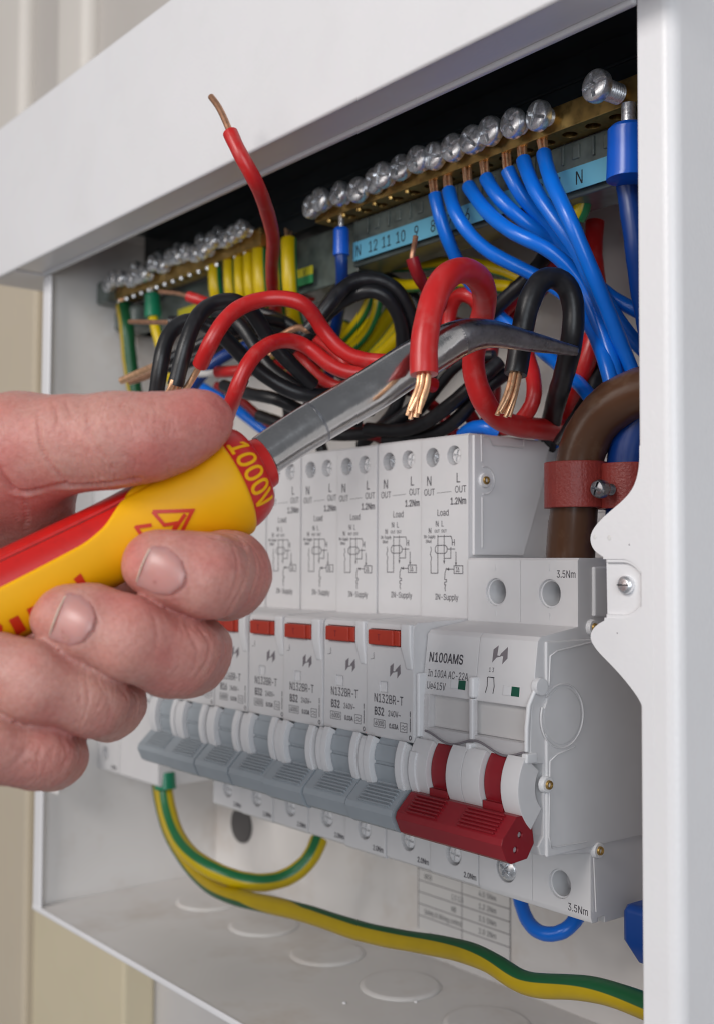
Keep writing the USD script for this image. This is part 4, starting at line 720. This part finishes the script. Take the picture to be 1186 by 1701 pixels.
# shaft: chrome tube, dark bent blade
SH = [(440, 757, 225.6, 4.15), (480, 730, 227.5, 4.25), (525, 702, 229.8, 4.4), (575, 672, 232.4, 4.5), (625, 642, 235, 4.6), (680, 606, 238.3, 4.6), (725, 580, 241, 4.4), (762, 562, 243.4, 4.0), (800, 554, 246, 3.3), (840, 558, 249, 2.75), (880, 567, 252, 2.3), (915, 574, 255, 1.8), (938, 579, 257, 1.45), (958, 583, 258.6, 1.15)]
P = np.array([PD(u, v, d) for u, v, d, r in SH]); Q, s, t = spline(P, .5); rr = PchipInterpolator(t, [r for *_, r in SH])(s); fl = PchipInterpolator(t, [1]*8 + [.95, .9, .85, .75, .6, .5])(s)
k = int(np.searchsorted(s, t[7] - (t[7]-t[6])*.2)); k0 = int(np.searchsorted(s, t[2]))
sh = part(sd_, 'shaft', sweep(Q[:k+2], rr[:k+2], 40)[0], 'chrome', 50)
part(sh, 'shaft_sleeve', sweep(Q[:k0], rr[:k0]+.12, 40)[0], 'chrome', 50)
part(sh, 'sleeve_edge', sweep(Q[k0-1:k0+1], rr[k0-1:k0+1]+.14, 40)[0], 'dark_steel', 50)
part(sd_, 'blade', sweep(Q[k:], rr[k:]-.03, 40, ref=UPV, ry=rr[k:]*fl[k:], round_end=.3)[0], 'dark_steel', 50)
for i in range(10):
    q = Q[k+6+i*3] ; nrm = UPV*.75 - FWD*.2; nrm /= np.linalg.norm(nrm)
# ------------------------------------------------------------------ the hand: one continuous skin over a posed skeleton
def J(u, v, D, r): return np.r_[PD(u, v, D), r]
THUMB = [J(341, 698, 211, 5.1), J(326, 703, 209.5, 5.9), J(290, 717, 208, 7.0), J(245, 727, 207, 7.8), J(190, 731, 207, 8.5), J(110, 738, 209, 8.7), J(35, 750, 213, 10.2), J(-120, 790, 222, 14.5), J(-300, 860, 230, 20)]
INDEX = [J(263, 942, 204.5, 6.7), J(292, 950, 202.8, 7.3), J(340, 960, 203, 7.7), J(377, 955, 214, 8.2), J(372, 958, 229, 8.6), J(200, 955, 240, 9.0), J(10, 905, 246, 10.5)]
MIDDLE = [J(113, 1034, 201.5, 6.8), J(152, 1043, 199.7, 7.5), J(215, 1060, 199.5, 8.0), J(285, 1080, 205, 8.3), J(308, 1082, 219, 8.7), J(180, 1060, 236, 9.2), J(-30, 1000, 246, 10.5)]
RING = [J(-52, 1112, 198, 6.0), J(-10, 1120, 196.5, 6.9), J(55, 1133, 196.5, 7.7), J(140, 1152, 201, 7.9), J(170, 1158, 214, 8.2), J(60, 1135, 231, 8.8), J(-90, 1070, 242, 10)]
PINKY = [J(-118, 1205, 196, 5.2), J(-80, 1215, 194.5, 6.0), J(-20, 1236, 194.5, 6.6), J(62, 1246, 199, 6.7), J(84, 1248, 209, 6.9), J(0, 1225, 224, 7.4), J(-140, 1140, 236, 8.8)]
PALM = [(J(35, 750, 213, 9.5), J(10, 905, 246, 9.5)), (J(40, 790, 222, 9), J(40, 850, 236, 9)), (J(10, 905, 246, 10.5), J(-30, 1000, 246, 10.5)), (J(-30, 1000, 246, 10.5), J(-90, 1070, 242, 10)), (J(-90, 1070, 242, 10), J(-140, 1140, 236, 9)), (J(10, 905, 246, 10.5), J(-330, 880, 236, 20)), (J(-30, 1000, 246, 10.5), J(-340, 950, 238, 20)), (J(-90, 1070, 242, 10), J(-340, 990, 238, 20)), (J(-140, 1140, 236, 8.8), J(-330, 1030, 234, 17)), (J(-330, 900, 234, 23), J(-560, 930, 232, 23)), (J(-330, 980, 234, 21), J(-560, 950, 232, 24)), (J(-120, 790, 222, 13), J(-60, 960, 243, 12))]
def cone(p, a, b):
    ab = b[:3]-a[:3]; t = np.clip(((p-a[:3])@ab)/(ab@ab), 0, 1); return np.linalg.norm(p - a[:3] - t[:, None]*ab, axis=1) - (a[3] + (b[3]-a[3])*t)
def smin(a, b, k): h = np.maximum(k-np.abs(a-b), 0)/k; return np.minimum(a, b) - h*h*h*k/6
def chain(p, c, k=2.4):
    d = cone(p, c[0], c[1])
    for a, b in zip(c[1:], c[2:]): d = smin(d, cone(p, a, b), k)
    return d
def handle_gap(p):
    q = A_ - p; s = q@WAX; r = np.linalg.norm(q - s[:, None]*WAX, axis=1); return RS(np.clip(s, 0, 100)) + .55 - r - 40*np.maximum(0, -s-1)*0.05
def skin_sdf(p):
    palm = cone(p, *PALM[0])
    for a, b in PALM[1:]: palm = smin(palm, cone(p, a, b), 9)
    d = smin(palm, chain(p, THUMB, 3), 7)
    fs = [chain(p, c) for c in (INDEX, MIDDLE, RING, PINKY)]
    near = [smin(f, palm, 6) for f in fs]
    out_ = d
    for f in near: out_ = smin(out_, f, 1.1)
    ff = np.sort(np.stack([chain(p, c[:-1]) for c in (INDEX, MIDDLE, RING, PINKY)]), 0); out_ = out_ + .9*np.exp(-((ff[1]-ff[0])/2.1)**2)*np.exp(-np.maximum(ff[0], 0)/2)
    # thumb lies along the side of the handle: the handle presses into the flesh
    g = handle_gap(p); return -smin(-out_, -g, .8)
def surface_nets(fn, lo, hi, h):
    n = np.ceil((hi-lo)/h).astype(int)+1; ax = [lo[i]+h*np.arange(n[i]) for i in range(3)]
    K = 5; nc = (n + K - 1)//K; axc = [lo[i] + h*(K*np.arange(nc[i]) + (K-1)/2) for i in range(3)]
    Dc = fn(np.stack(np.meshgrid(*axc, indexing='ij'), -1).reshape(-1, 3)).reshape(nc)      # coarse pass, then only the band round the skin
    D = Dc.repeat(K, 0).repeat(K, 1).repeat(K, 2)[:n[0], :n[1], :n[2]].copy(); band = np.argwhere(np.abs(D) < K*h*1.2)
    D[tuple(band.T)] = fn(lo + h*band)
    sgn = D < 0; idx = -np.ones(np.array(n)-1, int); cnt = np.zeros(np.array(n)-1); acc = np.zeros(tuple(np.array(n)-1)+(3,))
    sl = lambda o: tuple(slice(o_, o_+n_-1) for o_, n_ in zip(o, n))
    cor = [(a, b, c) for a in (0, 1) for b in (0, 1) for c in (0, 1)]
    for i, a in enumerate(cor):
        for b in cor[i+1:]:
            if sum(abs(x-y) for x, y in zip(a, b)) != 1: continue
            da, db = D[sl(a)], D[sl(b)]; m = (da < 0) != (db < 0); t = np.where(m, da/np.where(m, da-db, 1), 0)
            cnt += m
            for k in range(3): acc[..., k] += np.where(m, a[k]+t*(b[k]-a[k]), 0)
    act = cnt > 0; idx[act] = np.arange(act.sum()); ijk = np.argwhere(act); V = lo + h*(ijk + acc[act]/cnt[act][:, None]); F = []
    for k in range(3):
        o = [0, 0, 0]; o[k] = 1; a = sgn[:-1 if k == 0 else None, :-1 if k == 1 else None, :-1 if k == 2 else None]; b = sgn[1 if k == 0 else 0:, 1 if k == 1 else 0:, 1 if k == 2 else 0:]
        e = np.argwhere(a != b); e = e[(e[:, (k+1) % 3] > 0) & (e[:, (k+2) % 3] > 0)]; e = e[(e < np.array(idx.shape)).all(1)]; i1, i2 = np.zeros(3, int), np.zeros(3, int); i1[(k+1) % 3] = 1; i2[(k+2) % 3] = 1
        q = np.stack([idx[tuple((e-i1-i2).T)], idx[tuple((e-i2).T)], idx[tuple(e.T)], idx[tuple((e-i1).T)]], 1); fl = a[tuple(e.T)]
        q[~fl] = q[~fl][:, ::-1]; F.append(q[(q >= 0).all(1)])
    F = np.vstack(F); return V, np.vstack([F[:, [0, 1, 2]], F[:, [0, 2, 3]]])
allj = np.array(THUMB + INDEX + MIDDLE + RING + PINKY + [b for a, b in PALM]); lo = (allj[:, :3] - allj[:, 3:]).min(0)-2; hi = (allj[:, :3] + allj[:, 3:]).max(0)+2
V, F = surface_nets(skin_sdf, lo, hi, .6)
from scipy.sparse import coo_matrix
from scipy.sparse.csgraph import connected_components
e_ = np.vstack([F[:, [0, 1]], F[:, [1, 2]], F[:, [2, 0]]]); e_ = np.vstack([e_, e_[:, ::-1]])
Ad = (coo_matrix((np.ones(len(e_)), (e_[:, 0], e_[:, 1])), (len(V), len(V))).tocsr() > 0).astype(float)
lab_ = connected_components(Ad)[1]; big = np.bincount(lab_).argmax(); deg = np.maximum(np.asarray(Ad.sum(1)), 1)
for it in range(6):
    for lam in (.5, -.52): V = V + lam*(Ad@V/deg - V)
F = F[lab_[F[:, 0]] == big]; ke = np.unique(F); rm_ = np.full(len(V), -1); rm_[ke] = np.arange(len(ke)); V, F = V[ke], rm_[F]
V, F = trimesh.remesh.subdivide(V, F)
hm = trimesh.Trimesh(V, F, process=False)
V, N = np.array(hm.vertices), np.array(hm.vertex_normals)
def grad(p, e=.15): return np.stack([skin_sdf(p+np.eye(3)[k]*e)-skin_sdf(p-np.eye(3)[k]*e) for k in range(3)], 1)/(2*e)
vis = ((CAM-V)*N).sum(1) > 0
UVp = np.array([593 + FPX*((V-CAM)@RGT)/((V-CAM)@FWD), 850.5 - FPX*((V-CAM)@UPV)/((V-CAM)@FWD)]).T
disp = (meshkit.fbm(V/7., 3, 1)-.5)*.55 + (meshkit.fbm(V/1.6, 2, 5)-.5)*.12
# creases: polylines on the skin (photo outline -> points on the surface), each with depth and width in mm
def hit(q):
    q = np.asarray(q, float); d = np.array([ray(u, v) for u, v in q]); L = np.linalg.norm(d, axis=1, keepdims=True); d /= L; t = np.full(len(q), 150.)
    for _ in range(60): t += np.clip(skin_sdf(CAM + d*t[:, None]), -1, 4)*.9
    return CAM + d*t[:, None]
CR = [([(64, 690), (68, 740), (90, 780), (118, 808)], .42, .5), ([(150, 660), (146, 700), (158, 740), (190, 778)], .17, .5), ([(170, 690), (200, 745), (232, 775)], .09, .5), ([(0, 780), (14, 806), (36, 818), (90, 808), (150, 806), (230, 796)], .8, .6),
      ([(88, 668), (96, 690), (92, 712)], .14, .4), ([(108, 664), (118, 690)], .12, .4), ([(36, 822), (44, 850), (40, 880)], .25, .5), ([(20, 850), (48, 880)], .18, .5),
      ([(398, 893), (412, 925), (408, 965), (388, 1005), (372, 1030)], .30, .45), ([(382, 900), (396, 930), (392, 970), (376, 1010)], .18, .45), ([(420, 915), (426, 950), (412, 1000)], .22, .5), ([(352, 892), (392, 902), (408, 912)], .35, .6),
      ([(332, 1045), (348, 1070), (344, 1100), (326, 1128)], .26, .45), ([(352, 1048), (366, 1072), (358, 1104), (344, 1122)], .30, .45), ([(316, 1052), (328, 1080), (322, 1112)], .14, .4), ([(368, 1056), (376, 1080), (368, 1100)], .2, .4), ([(250, 1010), (262, 1050), (256, 1100)], .12, .5),
      ([(196, 1140), (214, 1164), (206, 1196), (190, 1222)], .28, .45), ([(214, 1146), (230, 1166), (224, 1190)], .28, .4), ([(172, 1150), (184, 1180), (176, 1212)], .14, .5), ([(120, 1224), (134, 1246), (126, 1276)], .26, .45), ([(100, 1226), (112, 1254), (100, 1286)], .16, .5), ([(0, 1290), (30, 1262), (52, 1236)], .14, .6)]
NAILS = ([(253, 907), (279, 910), (300, 930), (309, 953), (305, 973), (284, 988), (259, 987), (227, 972)], [(113, 985), (134, 989), (152, 1006), (159, 1026), (154, 1046), (138, 1066), (117, 1073), (82, 1062)])
CR += [([q for q in n_], .10, .42) for n_ in NAILS]
from scipy.spatial import cKDTree
for pl, dep, wid in CR:
    P, _, _ = spline(np.c_[np.array(pl), np.zeros(len(pl))], 6.); H = hit(P[:, :2]); H = H[np.isfinite(H).all(1)]; taper = np.sin(np.linspace(.12, 3.02, len(H)))**.5
    dd, ii = cKDTree(H).query(V, distance_upper_bound=3); ok_ = np.isfinite(dd); w_ = wid*(.75+.5*meshkit.noise(V[ok_]*.7, 3))
    disp[ok_] += 1.6*taper[ii[ok_]]*dep*(-np.exp(-(dd[ok_]/w_)**2) + .14*np.exp(-((dd[ok_]-2*w_)/(1.1*w_))**2))
fv = np.sort(np.stack([chain(V, c) for c in (INDEX[:-1], MIDDLE[:-1], RING[:-1], PINKY[:-1])]), 0); gap = fv[1] - fv[0]
for c in (THUMB, INDEX, MIDDLE, RING, PINKY):                   # fine cross wrinkles, strongest at the joints
    c = np.array(c); ax_ = np.r_[0, np.cumsum(np.linalg.norm(np.diff(c[:, :3], axis=0), axis=1))]; fine = np.linspace(0, ax_[-1], 160); cl = np.stack([np.interp(fine, ax_, c[:, k]) for k in range(4)], 1)
    dd, ii = cKDTree(cl[:, :3]).query(V); m_ = dd < cl[ii, 3]*1.18; t_ = fine[ii]; k_ = np.clip(ii, 1, 158); tang = cl[k_+1, :3]-cl[k_-1, :3]; tang /= np.linalg.norm(tang, axis=1, keepdims=True) + 1e-9
    tt = t_ + ((V - cl[ii, :3])*tang).sum(1); w_ = meshkit.fbm(np.c_[tt*.62 + 1.5*meshkit.noise(V*.22, 41), V[:, 2]*.10, V[:, 0]*.10], 3, 17); line = np.exp(-((w_-.5)/.030)**2)
    joint = np.exp(-((tt-ax_[3])/5.5)**2) + .8*np.exp(-((tt-ax_[4])/5)**2); disp -= np.where(m_, line*(.025 + .14*np.clip(joint, 0, 1)), 0)
disp *= 1 - .8*np.exp(-(gap/1.5)**2)
V2 = V + N*disp[:, None]
# skin tone: redder at the finger ends and knuckles, paler and yellower where the skin is stretched
def near(p, r): return np.exp(-(np.linalg.norm(V-p[:3], axis=1)/r)**2)
red_ = .75*near(THUMB[0], 8) + .95*near(PD(262, 770, 205), 7.5) + .5*near(THUMB[1], 7) + .55*near(INDEX[3], 9) + .35*near(INDEX[2], 8) + .45*near(MIDDLE[3], 9) + .4*near(RING[3], 9) + .4*near(PINKY[3], 9) + .35*near(PD(250, 1010, 195), 8) + .5*near(PD(10, 770, 205), 10) + .55*near(PD(215, 915, 202), 4) + .5*near(PD(70, 1010, 200), 4)
red_ += .95*(meshkit.fbm(V/5.5, 4, 11)-.42); pale = .5*near(PD(300, 775, 205), 5) + .3*near(PD(170, 1120, 195), 8) + .4*(meshkit.fbm(V/9., 3, 21)-.45)
c0 = np.array([.55, .282, .240]); cr = np.array([.55, .152, .135]); cp = np.array([.60, .375, .30])
col = c0 + np.clip(red_, 0, 1)[:, None]*(cr-c0); col = col + np.clip(pale, 0, .6)[:, None]*(cp-col)*.8
col *= (1 - .10*np.clip(meshkit.fbm(V/2.2, 3, 31)-.4, 0, 1))[:, None]
nd = {'a': ('attribute', {'attribute': 'skin_tone'}), 'p': ('principled_bsdf', {'roughness': .42, 'subsurface_weight': .4, 'subsurface_scale': .0012, 'subsurface_radius': (1, .36, .2), 'specular_ior_level': .42}),
      'tc': ('texture_coordinate', {}), 'v1': ('voronoi_texture', {'scale': 2300., 'feature': 'f1'}), 'n1': ('noise_texture', {'scale': 700., 'detail': 6.0, 'roughness': .65}), 'mx': ('mix', {'mix_type': 'mix', 'fac': .5}), 'b': ('bump', {'strength': .45, 'distance': .0003}),
      'mn': ('noise_texture', {'scale': 1100., 'detail': 6.0, 'roughness': .7}), 'mr': ('rgb_ramp', {'ramp': [(.32, (.88, .79, .77)), (.55, (1, 1, 1)), (.72, (1.06, 1.1, 1.08))]}), 'mm': ('mix', {'mix_type': 'multiply', 'fac': 1.0}),
      'rn': ('map_range', {'from_min': .3, 'from_max': .7, 'to_min': .36, 'to_max': .58})}
W['skin'] = usdkit.material(stage, '/World/Looks/skin', nd, [('a.color', 'mm.color1'), ('tc.object', 'mn.vector'), ('mn.fac', 'mr.fac'), ('mr.color', 'mm.color2'), ('mm.color', 'p.base_color'), ('tc.object', 'v1.vector'), ('tc.object', 'n1.vector'), ('v1.distance', 'mx.color1'), ('n1.color', 'mx.color2'), ('mx.color', 'b.height'), ('b.normal', 'p.normal'), ('n1.fac', 'rn.value'), ('rn.result', 'p.roughness')], surface='p.BSDF')
W['nail'] = mat('fingernail', (.58, .27, .245), .33, sss=(.5, .0012, (1, .4, .25)), bump=(600, .12, .1), var=.06, vscale=200.)
W['nail_edge'] = mat('fingernail_edge', (.62, .52, .42), .4)
hand = thing('hand', 'bare left hand of a person gripping the screwdriver handle, thumb along its top', 'hand', allj[:, :3].mean(0))
hp = part(hand, 'skin', (V2, F), 'skin', True)
UsdGeom.PrimvarsAPI(stage.GetPrimAtPath(hp)).CreatePrimvar('skin_tone', Sdf.ValueTypeNames.Color3fArray, 'vertex').Set([Gf.Vec3f(*map(float, c)) for c in col])
tree = cKDTree(V2)
def nail(px, label):
    g = Polygon(px).buffer(3.5).buffer(-7).buffer(3.5); v, f = trimesh.creation.triangulate_polygon(g.segmentize(7), engine='earcut'); v3, f = trimesh.remesh.subdivide_to_size(np.c_[v, np.zeros(len(v))], f, 8)
    e = np.array([g.exterior.distance(Point(*q)) for q in v3[:, :2]]); H = hit(v3[:, :2]); n_ = grad(H); n_ /= np.linalg.norm(n_, axis=1, keepdims=True)
    # a flatter, evenly curved plate: fit a quadric over the surface and lift it a little
    c = H.mean(0); nn = n_.mean(0); nn /= np.linalg.norm(nn); a = np.array(px[0])-np.array(px[-1]); a3 = hit([px[0]])[0]-hit([px[-1]])[0]; a3 -= nn*(a3@nn); a3 /= np.linalg.norm(a3); b3 = np.cross(nn, a3)
    x, y, z = (H-c)@a3, (H-c)@b3, (H-c)@nn; A = np.c_[np.ones_like(x), x, y, x*x, y*y, x*y]; co = np.linalg.lstsq(A, z, rcond=None)[0]; co[4] *= .5
    lift = .15*np.sqrt(np.clip(1-(1-np.clip(e/9, 0, 1))**2, 0, 1)) - .15; P = c + np.outer(x, a3) + np.outer(y, b3) + np.outer(A@co + lift + .05, nn)
    m = trimesh.Trimesh(P, f, process=False)
    if (m.face_normals@nn).sum() < 0: m.invert()
    np_ = part(hand, 'fingernail', m, 'nail', True, label=label)
    q = np.array([px[-1], px[0]]); t = np.linspace(0.08, .92, 12); E_ = hit(np.outer(1-t, q[0]) + np.outer(t, q[1]) + np.outer(np.sin(t*np.pi), [-2.5, -1.2])); part(np_, 'nail_edge', sweep(E_ + nn*.22, .16, 8)[0], 'nail_edge', True)
nail(NAILS[0], 'nail of the index finger')
nail(NAILS[1], 'nail of the middle finger')
